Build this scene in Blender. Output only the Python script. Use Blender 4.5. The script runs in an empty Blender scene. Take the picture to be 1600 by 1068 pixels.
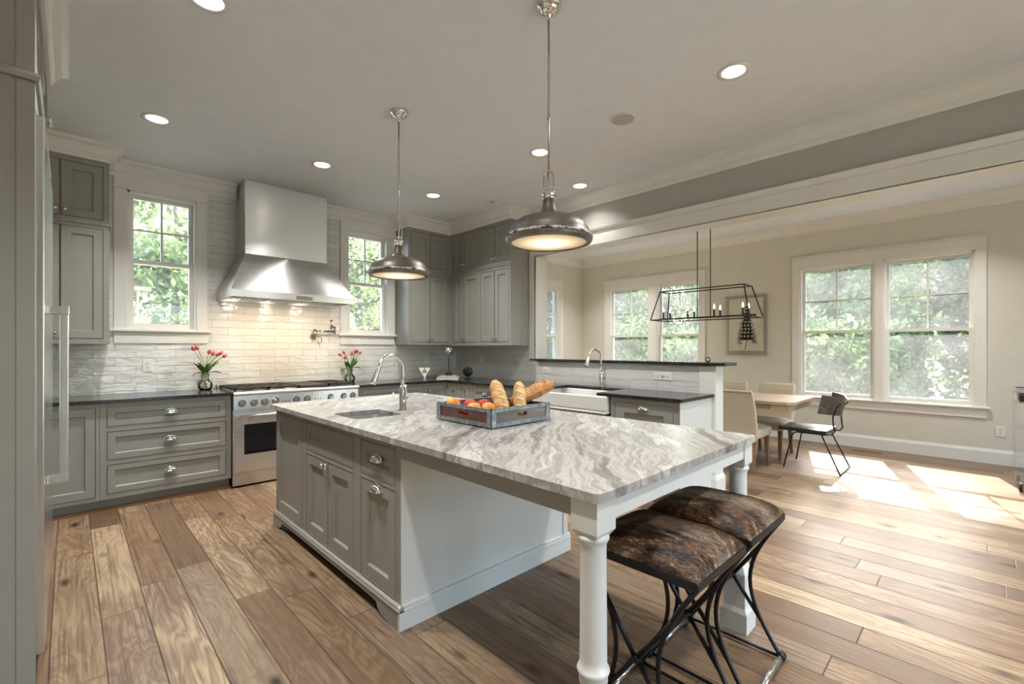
import bpy, bmesh, math, random
from mathutils import Vector, Matrix
random.seed(7)
PI = math.pi
C = bpy.context.scene.collection
S = bpy.context.scene

# ---------------------------------------------------------------- camera
cam = bpy.data.cameras.new('camera')
cam.lens = 16.1; cam.sensor_width = 36.0; cam.shift_y = 0.00625
cam.clip_start = 0.05; cam.clip_end = 300
camo = bpy.data.objects.new('camera', cam); C.objects.link(camo)
camo.location = (0, 0, 1.33)
camo.rotation_euler = (PI/2, 0, math.radians(-44.06))
S.camera = camo

# ---------------------------------------------------------------- view, world, sun
S.view_settings.view_transform = 'Standard'
S.view_settings.look = 'None'
S.view_settings.exposure = 0.5
S.view_settings.gamma = 1.0
S.view_settings.use_curve_mapping = False
try:
    S.cycles.use_denoising = True
    S.cycles.max_bounces = 9
    S.cycles.diffuse_bounces = 5
    S.cycles.glossy_bounces = 4
    S.cycles.transparent_max_bounces = 24
    S.cycles.sample_clamp_indirect = 6.0
    S.cycles.caustics_reflective = False
    S.cycles.caustics_refractive = False
except Exception:
    pass
SKY_STRENGTH = 1.7
SUN_STRENGTH = 18.0
W = bpy.data.worlds.new('sky'); S.world = W; W.use_nodes = True
wn = W.node_tree; wn.nodes.clear()
wo = wn.nodes.new('ShaderNodeOutputWorld'); wb = wn.nodes.new('ShaderNodeBackground')
ws = wn.nodes.new('ShaderNodeTexSky'); ws.sky_type = 'NISHITA'
ws.sun_disc = False; ws.sun_elevation = math.radians(40.6); ws.sun_rotation = math.radians(74.0)
ws.dust_density = 2.5; ws.air_density = 1.0
wb.inputs['Strength'].default_value = SKY_STRENGTH
wn.links.new(ws.outputs[0], wb.inputs[0]); wn.links.new(wb.outputs[0], wo.inputs[0])
sl = bpy.data.lights.new('sun', 'SUN'); sl.energy = SUN_STRENGTH; sl.angle = math.radians(0.6); sl.color = (1.0, 0.95, 0.86)
so = bpy.data.objects.new('sun', sl); C.objects.link(so); so.location = (20, 6, 16)
so.rotation_euler = Vector((-1, -0.2816, -0.89)).to_track_quat('-Z', 'Y').to_euler()

def area_light(name, loc, direction, sx, sy, power, color=(1, 1, 1), spread=PI, shape='RECTANGLE'):
    l = bpy.data.lights.new(name, 'AREA'); l.shape = shape; l.size = sx; l.size_y = sy
    l.energy = power; l.color = color; l.spread = spread
    o = bpy.data.objects.new(name, l); C.objects.link(o); o.location = loc
    o.rotation_euler = Vector(direction).to_track_quat('-Z', 'Y').to_euler()
    return o
# daylight entering through the window openings (portals that guide sky sampling)
def portal(loc, direction, sx, sy):
    o = area_light('window_portal', loc, direction, sx, sy, 1.0)
    o.data.cycles.is_portal = True
    return o
portal((7.9, 0.98, 1.55), (-1, 0, 0), 1.9, 2.0)
portal((7.9, 4.26, 1.55), (-1, 0, 0), 1.9, 2.0)
portal((0.66, 5.85, 2.15), (0, -1, 0), 0.6, 1.4)
portal((2.8, 5.85, 2.15), (0, -1, 0), 0.6, 1.4)
portal((6.4, 6.05, 1.6), (0, -1, 0), 0.9, 2.0)
portal((2.1, -3.75, 1.4), (0, 1, 0), 3.6, 2.4)
portal((6.0, -3.75, 1.4), (0, 1, 0), 2.0, 2.4)

# ---------------------------------------------------------------- node helpers
def new_mat(name):
    m = bpy.data.materials.new(name); m.use_nodes = True
    nt = m.node_tree; nt.nodes.clear()
    out = nt.nodes.new('ShaderNodeOutputMaterial')
    return m, nt, out
def nd(nt, kind, **kw):
    n = nt.nodes.new('ShaderNode' + kind)
    for k, v in kw.items():
        k2 = k.replace('_', ' ')
        if k2 in n.inputs: 
            if hasattr(v, 'is_output'): nt.links.new(v, n.inputs[k2])
            else: n.inputs[k2].default_value = v
        elif k in n.inputs:
            n.inputs[k].default_value = v
        else: setattr(n, k, v)
    return n
def math_n(nt, op, a, b=0.0, c=None):
    n = nt.nodes.new('ShaderNodeMath'); n.operation = op
    for i, v in enumerate((a, b, c)):
        if v is None: continue
        if hasattr(v, 'is_output'): nt.links.new(v, n.inputs[i])
        else: n.inputs[i].default_value = v
    return n.outputs[0]
def mix_c(nt, f, a, b, mode='MIX'):
    n = nt.nodes.new('ShaderNodeMix'); n.data_type = 'RGBA'; n.blend_type = mode
    for sock, v in ((n.inputs['Factor'], f), (n.inputs['A'] if False else n.inputs[6], a), (n.inputs[7], b)):
        if hasattr(v, 'is_output'): nt.links.new(v, sock)
        elif isinstance(v, (tuple, list)): sock.default_value = (v[0], v[1], v[2], 1)
        else: sock.default_value = v
    return n.outputs[2]
def ramp(nt, fac, stops, interp='LINEAR'):
    n = nt.nodes.new('ShaderNodeValToRGB'); n.color_ramp.interpolation = interp
    e = n.color_ramp.elements
    while len(e) < len(stops): e.new(0.5)
    for i, (p, c) in enumerate(stops):
        e[i].position = p
        if not isinstance(c, (tuple, list)): c = (c, c, c)
        e[i].color = (c[0], c[1], c[2], 1)
    nt.links.new(fac, n.inputs[0])
    return n.outputs[0]
def coords(nt, scale=(1, 1, 1), rot=(0, 0, 0), kind='Object'):
    t = nt.nodes.new('ShaderNodeTexCoord'); m = nt.nodes.new('ShaderNodeMapping')
    m.inputs['Scale'].default_value = scale; m.inputs['Rotation'].default_value = rot
    nt.links.new(t.outputs[kind], m.inputs[0]); return m.outputs[0]
def noise(nt, vec, scale, detail=4, rough=0.5, dist=0.0):
    n = nt.nodes.new('ShaderNodeTexNoise')
    nt.links.new(vec, n.inputs['Vector'])
    n.inputs['Scale'].default_value = scale; n.inputs['Detail'].default_value = detail
    n.inputs['Roughness'].default_value = rough; n.inputs['Distortion'].default_value = dist
    return n.outputs['Fac']
def bump(nt, h, strength, dist=0.01):
    b = nt.nodes.new('ShaderNodeBump'); b.inputs['Strength'].default_value = strength; b.inputs['Distance'].default_value = dist
    nt.links.new(h, b.inputs['Height']); return b.outputs[0]
def principled(nt, out, color, rough=0.5, metal=0.0, normal=None, **kw):
    p = nt.nodes.new('ShaderNodeBsdfPrincipled')
    for sock, v in (('Base Color', color), ('Roughness', rough), ('Metallic', metal)):
        if hasattr(v, 'is_output'): nt.links.new(v, p.inputs[sock])
        elif isinstance(v, (tuple, list)): p.inputs[sock].default_value = (v[0], v[1], v[2], 1)
        else: p.inputs[sock].default_value = v
    if normal is not None: nt.links.new(normal, p.inputs['Normal'])
    for k, v in kw.items():
        k = k.replace('_', ' ')
        if isinstance(v, (tuple, list)) and len(v) == 3: v = (v[0], v[1], v[2], 1)
        p.inputs[k].default_value = v
    nt.links.new(p.outputs[0], out.inputs[0]); return p
def srgb(r, g, b):
    f = lambda v: (v/255/12.92) if v/255 <= 0.04045 else ((v/255+0.055)/1.055)**2.4
    return (f(r), f(g), f(b))
def plain(name, color, rough=0.5, metal=0.0, var=0.06, scale=6.0, bmp=0.0, bscale=200, **kw):
    m, nt, out = new_mat(name)
    v = coords(nt)
    n = noise(nt, v, scale, 3)
    lo = tuple(c*(1-var) for c in color); hi = tuple(min(1, c*(1+var)) for c in color)
    col = ramp(nt, n, [(0.3, lo), (0.7, hi)])
    nr = bump(nt, noise(nt, v, bscale, 2), bmp, 0.002) if bmp else None
    principled(nt, out, col, rough, metal, nr, **kw)
    return m

# ---------------------------------------------------------------- materials
M = {}
M['cabinet'] = plain('greige cabinet paint', srgb(146, 144, 136), 0.38, var=0.03)
M['island_white'] = plain('pale grey island paint', srgb(212, 212, 208), 0.42, var=0.02)
M['trim'] = plain('white trim paint', srgb(226, 224, 216), 0.4, var=0.02)
M['ceiling'] = plain('ceiling paint', srgb(229, 233, 236), 0.75, var=0.02)
M['wall'] = plain('cream wall paint', srgb(212, 207, 193), 0.7, var=0.02)
M['beam'] = plain('greige wall paint', srgb(178, 175, 167), 0.7, var=0.02)
M['chrome'] = plain('polished nickel', (0.78, 0.76, 0.72), 0.08, 1.0, var=0.02)
M['black_metal'] = plain('black iron', (0.02, 0.02, 0.022), 0.38, 0.6, var=0.2, bmp=0.1)
M['dark_bronze'] = plain('dark bronze rod', (0.045, 0.04, 0.035), 0.45, 0.7, var=0.2)
M['grate'] = plain('cast iron grate', (0.03, 0.026, 0.022), 0.6, 0.3, var=0.3)
M['porcelain'] = plain('white fireclay', srgb(226, 224, 218), 0.12, var=0.01)
M['plate'] = plain('white switch plate', srgb(228, 226, 218), 0.35, var=0.01)
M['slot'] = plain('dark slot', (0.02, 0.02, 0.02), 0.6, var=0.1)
M['speaker'] = plain('speaker grille', srgb(182, 181, 178), 0.8, var=0.03)
M['linen'] = plain('oatmeal linen', srgb(190, 176, 152), 0.9, var=0.1, scale=90, bmp=0.4, bscale=400)
M['leather'] = plain('black leather', (0.018, 0.018, 0.02), 0.32, var=0.2, bmp=0.15)
M['nail'] = plain('antique nailhead', (0.25, 0.18, 0.1), 0.35, 1.0)
M['paper'] = plain('cream art paper', srgb(242, 235, 212), 0.8, var=0.02)
M['ink'] = plain('dark ink', (0.03, 0.025, 0.02), 0.8, var=0.2)
M['white_dot'] = plain('white paint dot', srgb(238, 234, 222), 0.7)
M['page'] = plain('book pages', srgb(222, 214, 196), 0.8, var=0.06, scale=120)
M['book_cover'] = plain('taupe book cover', srgb(150, 140, 126), 0.6)
M['book_cover_pale'] = plain('pale book cover', srgb(205, 198, 186), 0.6)
M['white_ceramic'] = plain('white plaster', srgb(232, 230, 224), 0.45)
M['black_gloss'] = plain('black lacquer', (0.012, 0.012, 0.013), 0.25, var=0.2)
M['rubber'] = plain('black rubber', (0.02, 0.02, 0.02), 0.7)
M['leaf_tulip'] = plain('tulip leaf', srgb(74, 108, 42), 0.5, var=0.35, scale=25)
M['stem'] = plain('tulip stem', srgb(110, 140, 72), 0.5, var=0.2, scale=20)
M['tulip'] = plain('pink tulip petal', srgb(205, 88, 88), 0.5, var=0.3, scale=60)
M['ground'] = plain('lawn', srgb(150, 150, 138), 0.9, var=0.2, scale=3)
M['siding'] = plain('white painted brick', srgb(225, 222, 215), 0.8, var=0.05)
M['deck_wood'] = plain('weathered deck wood', srgb(140, 118, 95), 0.8, var=0.2)
M['can_white'] = plain('white can trim', srgb(225, 223, 216), 0.5)
M['galvanized'] = None
M['mirror'] = plain('mirror', (0.8, 0.8, 0.8), 0.05, 1.0, var=0.0)

def emission(name, color, strength):
    m, nt, out = new_mat(name)
    e = nd(nt, 'Emission', Strength=strength); e.inputs[0].default_value = (*color, 1)
    nt.links.new(e.outputs[0], out.inputs[0]); return m
M['lamp'] = emission('recessed lamp lens', (1.0, 0.93, 0.8), 6.0)
M['flame'] = emission('candle bulb', (1.0, 0.9, 0.7), 5.0)
M['hood_lamp'] = emission('hood lamp', (1.0, 0.82, 0.6), 6.0)

def mk_steel(name, base, rough, axis):
    m, nt, out = new_mat(name)
    sc = {'x': (1, 60, 260), 'z': (260, 260, 2), 'y': (60, 1, 260)}[axis]
    v = coords(nt, sc)
    n = noise(nt, v, 1.0, 3, 0.6)
    r = math_n(nt, 'MULTIPLY_ADD', n, 0.14, rough-0.07)
    w = noise(nt, coords(nt), 3.0, 1)
    h = math_n(nt, 'ADD', math_n(nt, 'MULTIPLY', n, 0.05), w)
    p = principled(nt, out, base, r, 1.0, bump(nt, h, 0.08, 0.02), Anisotropic=0.75, Anisotropic_Rotation=0.25)
    tg = nd(nt, 'Tangent', direction_type='RADIAL', axis='Z'); nt.links.new(tg.outputs[0], p.inputs['Tangent'])
    return m
M['steel'] = mk_steel('brushed stainless steel', (0.74, 0.73, 0.71), 0.30, 'x')
M['steel_v'] = mk_steel('satin stainless steel', (0.7, 0.7, 0.69), 0.22, 'z')
M['faucet'] = plain('brushed nickel', (0.62, 0.6, 0.57), 0.2, 1.0, var=0.03)

def mk_glass(name, tint, gloss, dust):
    m, nt, out = new_mat(name)
    t = nd(nt, 'BsdfTransparent'); t.inputs[0].default_value = (*tint, 1)
    g = nd(nt, 'BsdfGlossy', Roughness=0.02)
    fr = nd(nt, 'Fresnel', IOR=1.45)
    f = math_n(nt, 'MULTIPLY', fr.outputs[0], gloss)
    mx = nt.nodes.new('ShaderNodeMixShader'); nt.links.new(f, mx.inputs[0])
    nt.links.new(t.outputs[0], mx.inputs[1]); nt.links.new(g.outputs[0], mx.inputs[2])
    last = mx.outputs[0]
    if dust:
        tr = nd(nt, 'BsdfTranslucent'); tr.inputs[0].default_value = (0.95, 0.95, 1.0, 1)
        n = noise(nt, coords(nt), 2.2, 3)
        d = math_n(nt, 'MULTIPLY', n, dust)
        m2 = nt.nodes.new('ShaderNodeMixShader'); nt.links.new(d, m2.inputs[0])
        nt.links.new(last, m2.inputs[1]); nt.links.new(tr.outputs[0], m2.inputs[2]); last = m2.outputs[0]
    nt.links.new(last, out.inputs[0]); return m
M['glass'] = mk_glass('window glass', (0.97, 0.985, 0.98), 0.8, 0.05)
M['vase_glass'] = mk_glass('vase glass', (0.972, 0.985, 0.975), 1.2, 0.0)
M['acrylic'] = mk_glass('clear acrylic', (0.988, 0.99, 0.992), 0.45, 0.04)
M['oven_glass'] = plain('dark oven glass', (0.01, 0.01, 0.013), 0.05, var=0.1)

def mk_diffuser():
    m, nt, out = new_mat('frosted lamp glass')
    t = nd(nt, 'BsdfTranslucent'); t.inputs[0].default_value = (0.95, 0.86, 0.7, 1)
    d = nd(nt, 'BsdfDiffuse'); d.inputs[0].default_value = (0.9, 0.82, 0.66, 1)
    mx = nt.nodes.new('ShaderNodeMixShader'); mx.inputs[0].default_value = 0.4
    nt.links.new(t.outputs[0], mx.inputs[1]); nt.links.new(d.outputs[0], mx.inputs[2])
    nt.links.new(mx.outputs[0], out.inputs[0]); return m
M['diffuser'] = mk_diffuser()

def mk_aged():
    m, nt, out = new_mat('aged pewter shade')
    v = coords(nt)
    n = noise(nt, v, 6, 5, 0.6); n2 = noise(nt, v, 28, 5, 0.6)
    col = ramp(nt, n, [(0.3, srgb(92, 84, 78)), (0.52, srgb(128, 120, 114)), (0.75, srgb(150, 144, 140))])
    rust = ramp(nt, n2, [(0.60, 0.0), (0.68, 1.0)])
    col = mix_c(nt, math_n(nt, 'MULTIPLY', rust, 0.45), col, srgb(80, 60, 48))
    principled(nt, out, col, 0.42, 0.7, bump(nt, n2, 0.25, 0.004))
    return m
M['aged'] = mk_aged()
def mk_worn():
    m, nt, out = new_mat('chipped rim enamel')
    n = noise(nt, coords(nt), 26, 4, 0.65)
    col = ramp(nt, n, [(0.42, srgb(44, 38, 34)), (0.47, srgb(120, 110, 102)), (0.54, srgb(206, 200, 190))])
    principled(nt, out, col, 0.5, 0.2, bump(nt, n, 0.3, 0.003)); return m
M['worn'] = mk_worn()
def mk_galv():
    m, nt, out = new_mat('galvanized metal')
    v = coords(nt)
    n = noise(nt, v, 40, 5, 0.7); n2 = noise(nt, v, 9, 3)
    col = ramp(nt, n, [(0.3, srgb(98, 106, 114)), (0.55, srgb(140, 147, 152)), (0.75, srgb(205, 208, 210))])
    principled(nt, out, col, math_n(nt, 'MULTIPLY_ADD', n2, 0.3, 0.3), 0.6, bump(nt, n, 0.3, 0.003))
    return m
M['galvanized'] = mk_galv()

def mk_wood(name, dark, mid, light, axis='y', rough=0.5, scale=1.0):
    m, nt, out = new_mat(name)
    sc = {'y': (22*scale, 1.6*scale, 22*scale), 'x': (1.6*scale, 22*scale, 22*scale), 'z': (22*scale, 22*scale, 1.6*scale)}[axis]
    v = coords(nt, sc)
    n = noise(nt, v, 1.0, 6, 0.6, 1.2)
    col = ramp(nt, n, [(0.25, dark), (0.5, mid), (0.75, light)])
    principled(nt, out, col, rough, 0.0, bump(nt, n, 0.25, 0.004))
    return m
M['table_wood'] = mk_wood('weathered table wood', srgb(130, 108, 88), srgb(172, 150, 126), srgb(204, 186, 164), 'y')
M['leg_wood'] = mk_wood('oak chair leg', srgb(92, 66, 46), srgb(128, 96, 70), srgb(158, 124, 94), 'z')
M['crate_wood'] = mk_wood('dark crate wood', srgb(52, 32, 22), srgb(84, 54, 38), srgb(112, 80, 58), 'x', 0.55)
M['crate_wood_grey'] = mk_wood('grey crate wood', srgb(84, 76, 72), srgb(112, 104, 100), srgb(142, 134, 128), 'x', 0.6)
M['walnut'] = mk_wood('dark walnut backrest', srgb(46, 38, 32), srgb(76, 64, 54), srgb(110, 96, 84), 'x', 0.35)
M['bark'] = mk_wood('tree bark', srgb(88, 76, 64), srgb(120, 108, 95), srgb(150, 138, 124), 'z', 0.9)
M['toe_wood'] = mk_wood('oak shoe strip', srgb(110, 72, 48), srgb(140, 96, 66), srgb(160, 116, 84), 'x', 0.5)

def mk_leaf(name, c1, c2, c3):
    m, nt, out = new_mat(name)
    n = noise(nt, coords(nt), 2.4, 4, 0.7)
    col = ramp(nt, n, [(0.32, c1), (0.5, c2), (0.68, c3)])
    d = nd(nt, 'BsdfDiffuse'); nt.links.new(col, d.inputs[0])
    t = nd(nt, 'BsdfTranslucent'); nt.links.new(col, t.inputs[0])
    mx = nt.nodes.new('ShaderNodeMixShader'); mx.inputs[0].default_value = 0.5
    nt.links.new(d.outputs[0], mx.inputs[1]); nt.links.new(t.outputs[0], mx.inputs[2])
    nt.links.new(mx.outputs[0], out.inputs[0]); return m
M['foliage'] = mk_leaf('green foliage', srgb(44, 64, 42), srgb(90, 112, 72), srgb(158, 176, 116))
M['foliage_pale'] = mk_leaf('pale spring foliage', srgb(84, 100, 60), srgb(128, 144, 92), srgb(180, 190, 138))

def mk_tile(name, axis):
    m, nt, out = new_mat(name)
    t = nt.nodes.new('ShaderNodeTexCoord'); sp = nt.nodes.new('ShaderNodeSeparateXYZ'); nt.links.new(t.outputs['Object'], sp.inputs[0])
    cb = nt.nodes.new('ShaderNodeCombineXYZ')
    nt.links.new(sp.outputs['X' if axis == 'x' else 'Y'], cb.inputs[0]); nt.links.new(sp.outputs['Z'], cb.inputs[1])
    br = nt.nodes.new('ShaderNodeTexBrick'); nt.links.new(cb.outputs[0], br.inputs['Vector'])
    br.offset = 0.5
    br.inputs['Scale'].default_value = 1.0; br.inputs['Brick Width'].default_value = 0.305; br.inputs['Row Height'].default_value = 0.0775
    br.inputs['Mortar Size'].default_value = 0.0016; br.inputs['Mortar Smooth'].default_value = 0.3; br.inputs['Bias'].default_value = 0.0
    br.inputs['Color1'].default_value = (*srgb(212, 210, 204), 1); br.inputs['Color2'].default_value = (*srgb(219, 217, 212), 1)
    br.inputs['Mortar'].default_value = (*srgb(176, 172, 163), 1)
    # handmade wavy glaze: noise shifted per tile
    b2 = nt.nodes.new('ShaderNodeTexBrick'); nt.links.new(cb.outputs[0], b2.inputs['Vector']); b2.offset = 0.5
    for k in ('Scale', 'Brick Width', 'Row Height'): b2.inputs[k].default_value = br.inputs[k].default_value
    b2.inputs['Mortar Size'].default_value = 0.0; b2.inputs['Color1'].default_value = (0, 0, 0, 1); b2.inputs['Color2'].default_value = (1, 1, 1, 1)
    cb2 = nt.nodes.new('ShaderNodeCombineXYZ')
    nt.links.new(math_n(nt, 'MULTIPLY', sp.outputs['X' if axis == 'x' else 'Y'], 7.0), cb2.inputs[0])
    nt.links.new(math_n(nt, 'MULTIPLY', sp.outputs['Z'], 17.0), cb2.inputs[1])
    nt.links.new(math_n(nt, 'MULTIPLY', b2.outputs['Color'], 9.0), cb2.inputs[2])
    n = noise(nt, cb2.outputs[0], 1.0, 3, 0.55, 0.6)
    h = math_n(nt, 'SUBTRACT', math_n(nt, 'MULTIPLY', n, 1.0), math_n(nt, 'MULTIPLY', br.outputs['Fac'], 0.7))
    principled(nt, out, br.outputs['Color'], 0.12, 0.0, bump(nt, h, 0.85, 0.010), Specular_IOR_Level=0.7)
    return m
M['tile_x'] = mk_tile('glazed subway tile along x', 'x')
M['tile_y'] = mk_tile('glazed subway tile along y', 'y')

def mk_black_stone():
    m, nt, out = new_mat('honed black granite')
    v = coords(nt)
    n = noise(nt, v, 120, 3, 0.7)
    col = ramp(nt, n, [(0.45, (0.012, 0.012, 0.013)), (0.75, (0.05, 0.05, 0.052))])
    principled(nt, out, col, 0.16, 0.0)
    return m
M['black_stone'] = mk_black_stone()

def mk_granite():
    m, nt, out = new_mat('fantasy brown granite')
    t = nt.nodes.new('ShaderNodeTexCoord')
    mp = nt.nodes.new('ShaderNodeMapping'); mp.inputs['Rotation'].default_value = (0, 0, math.radians(-41))
    nt.links.new(t.outputs['Object'], mp.inputs[0])
    # domain warp
    wn_ = nt.nodes.new('ShaderNodeTexNoise'); nt.links.new(mp.outputs[0], wn_.inputs['Vector'])
    wn_.inputs['Scale'].default_value = 1.5; wn_.inputs['Detail'].default_value = 5; wn_.inputs['Roughness'].default_value = 0.55
    sb = nt.nodes.new('ShaderNodeVectorMath'); sb.operation = 'SUBTRACT'; nt.links.new(wn_.outputs['Color'], sb.inputs[0]); sb.inputs[1].default_value = (0.5, 0.5, 0.5)
    sc = nt.nodes.new('ShaderNodeVectorMath'); sc.operation = 'MULTIPLY'; nt.links.new(sb.outputs[0], sc.inputs[0]); sc.inputs[1].default_value = (0.45, 0.42, 0.2)
    ad = nt.nodes.new('ShaderNodeVectorMath'); ad.operation = 'ADD'; nt.links.new(mp.outputs[0], ad.inputs[0]); nt.links.new(sc.outputs[0], ad.inputs[1])
    m2 = nt.nodes.new('ShaderNodeMapping'); m2.inputs['Scale'].default_value = (0.5, 3.2, 1.2); nt.links.new(ad.outputs[0], m2.inputs[0])
    n1 = noise(nt, m2.outputs[0], 1.3, 6, 0.62)
    m3 = nt.nodes.new('ShaderNodeMapping'); m3.inputs['Scale'].default_value = (1.1, 15.0, 4); nt.links.new(ad.outputs[0], m3.inputs[0])
    n2 = noise(nt, m3.outputs[0], 1.6, 5, 0.65)
    n3 = noise(nt, mp.outputs[0], 70, 4, 0.75)
    f = math_n(nt, 'ADD', math_n(nt, 'MULTIPLY', n1, 0.72), math_n(nt, 'MULTIPLY', n2, 0.28))
    col = ramp(nt, f, [(0.30, srgb(82, 80, 79)), (0.39, srgb(130, 126, 121)), (0.44, srgb(182, 179, 174)),
                       (0.49, srgb(146, 141, 135)), (0.54, srgb(203, 201, 197)), (0.60, srgb(156, 149, 141)), (0.66, srgb(208, 206, 203)), (0.74, srgb(118, 114, 111))])
    vein = math_n(nt, 'ABSOLUTE', math_n(nt, 'SUBTRACT', n1, 0.535))
    vm = ramp(nt, vein, [(0.0, 1.0), (0.012, 0.0)])
    col = mix_c(nt, math_n(nt, 'MULTIPLY', vm, 0.6), col, srgb(92, 86, 84))
    vein2 = math_n(nt, 'ABSOLUTE', math_n(nt, 'SUBTRACT', n2, 0.52))
    vm2 = ramp(nt, vein2, [(0.0, 1.0), (0.02, 0.0)])
    col = mix_c(nt, math_n(nt, 'MULTIPLY', vm2, 0.28), col, srgb(118, 110, 104))
    col = mix_c(nt, 0.22, col, ramp(nt, n3, [(0.3, 0.25), (0.7, 0.8)]), 'SOFT_LIGHT')
    principled(nt, out, col, 0.22, 0.0, None, Specular_IOR_Level=0.3)
    return m
M['granite'] = mk_granite()

def mk_floor():
    m, nt, out = new_mat('wide plank oak floor')
    t = nt.nodes.new('ShaderNodeTexCoord'); sp = nt.nodes.new('ShaderNodeSeparateXYZ'); nt.links.new(t.outputs['Object'], sp.inputs[0])
    X, Y = sp.outputs[0], sp.outputs[1]
    PW, PL = 0.174, 1.55
    x = math_n(nt, 'DIVIDE', math_n(nt, 'ADD', X, 10.152), PW)
    row = math_n(nt, 'FLOOR', x); fx = math_n(nt, 'FRACT', x)
    w1 = nt.nodes.new('ShaderNodeTexWhiteNoise'); w1.noise_dimensions = '1D'; nt.links.new(row, w1.inputs['W'])
    y = math_n(nt, 'ADD', math_n(nt, 'DIVIDE', Y, PL), math_n(nt, 'MULTIPLY', w1.outputs['Value'], 13.0))
    colm = math_n(nt, 'FLOOR', y); fy = math_n(nt, 'FRACT', y)
    cb = nt.nodes.new('ShaderNodeCombineXYZ'); nt.links.new(row, cb.inputs[0]); nt.links.new(colm, cb.inputs[1])
    w2 = nt.nodes.new('ShaderNodeTexWhiteNoise'); w2.noise_dimensions = '2D'; nt.links.new(cb.outputs[0], w2.inputs['Vector'])
    pid = w2.outputs['Value']
    sc = nt.nodes.new('ShaderNodeSeparateColor'); nt.links.new(w2.outputs['Color'], sc.inputs[0])
    # gaps
    ex = math_n(nt, 'MULTIPLY', math_n(nt, 'MINIMUM', fx, math_n(nt, 'SUBTRACT', 1.0, fx)), PW)
    ey = math_n(nt, 'MULTIPLY', math_n(nt, 'MINIMUM', fy, math_n(nt, 'SUBTRACT', 1.0, fy)), PL)
    gap = ramp(nt, math_n(nt, 'MINIMUM', ex, ey), [(0.0007, 1.0), (0.0026, 0.0)])
    # grain space: shifted per plank
    g = nt.nodes.new('ShaderNodeCombineXYZ')
    nt.links.new(math_n(nt, 'ADD', X, math_n(nt, 'MULTIPLY', sc.outputs[0], 40)), g.inputs[0])
    nt.links.new(math_n(nt, 'ADD', Y, math_n(nt, 'MULTIPLY', sc.outputs[1], 40)), g.inputs[1])
    nt.links.new(math_n(nt, 'MULTIPLY', pid, 20), g.inputs[2])
    def sv(s):
        mp = nt.nodes.new('ShaderNodeMapping'); mp.inputs['Scale'].default_value = s; nt.links.new(g.outputs[0], mp.inputs[0]); return mp.outputs[0]
    big = noise(nt, sv((5.5, 1.1, 1)), 1.0, 3, 0.5, 0.8)
    rings = math_n(nt, 'SINE', math_n(nt, 'MULTIPLY', big, 75.0))
    rings = math_n(nt, 'MULTIPLY_ADD', rings, 0.5, 0.5)
    fine = noise(nt, sv((70, 1.6, 1)), 1.0, 5, 0.68)
    blot = noise(nt, sv((3.2, 1.3, 1)), 1.0, 4, 0.6)
    # plank tone
    tone = ramp(nt, pid, [(0.0, srgb(100, 80, 64)), (0.14, srgb(122, 100, 79)), (0.35, srgb(146, 121, 94)), (0.6, srgb(160, 137, 109)),
                          (0.8, srgb(134, 118, 100)), (0.93, srgb(188, 164, 130)), (1.0, srgb(90, 66, 60))])
    k = math_n(nt, 'MULTIPLY', math_n(nt, 'SUBTRACT', 1.0, rings), math_n(nt, 'MULTIPLY_ADD', sc.outputs[2], 0.4, 0.16))
    col = mix_c(nt, k, tone, srgb(84, 60, 44))
    k2 = ramp(nt, fine, [(0.34, 0.85), (0.53, 0.0)])
    col = mix_c(nt, k2, col, srgb(92, 70, 54))
    k3 = ramp(nt, blot, [(0.30, 0.75), (0.52, 0.0)])
    col = mix_c(nt, k3, col, srgb(108, 82, 62))
    # knots
    vo = nt.nodes.new('ShaderNodeTexVoronoi'); nt.links.new(sv((4.6, 1.9, 1)), vo.inputs['Vector']); vo.inputs['Scale'].default_value = 1.0
    kn = ramp(nt, vo.outputs['Distance'], [(0.05, 0.95), (0.16, 0.0)])
    col = mix_c(nt, kn, col, srgb(44, 32, 26))
    col = mix_c(nt, gap, col, srgb(58, 42, 32))
    h = math_n(nt, 'SUBTRACT', math_n(nt, 'MULTIPLY', fine, 0.25), gap)
    h = math_n(nt, 'ADD', h, math_n(nt, 'MULTIPLY', rings, 0.08))
    rg = math_n(nt, 'MULTIPLY_ADD', fine, 0.2, 0.26)
    principled(nt, out, col, rg, 0.0, bump(nt, h, 0.45, 0.0025), Specular_IOR_Level=0.28)
    return m
M['floor'] = mk_floor()

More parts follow.
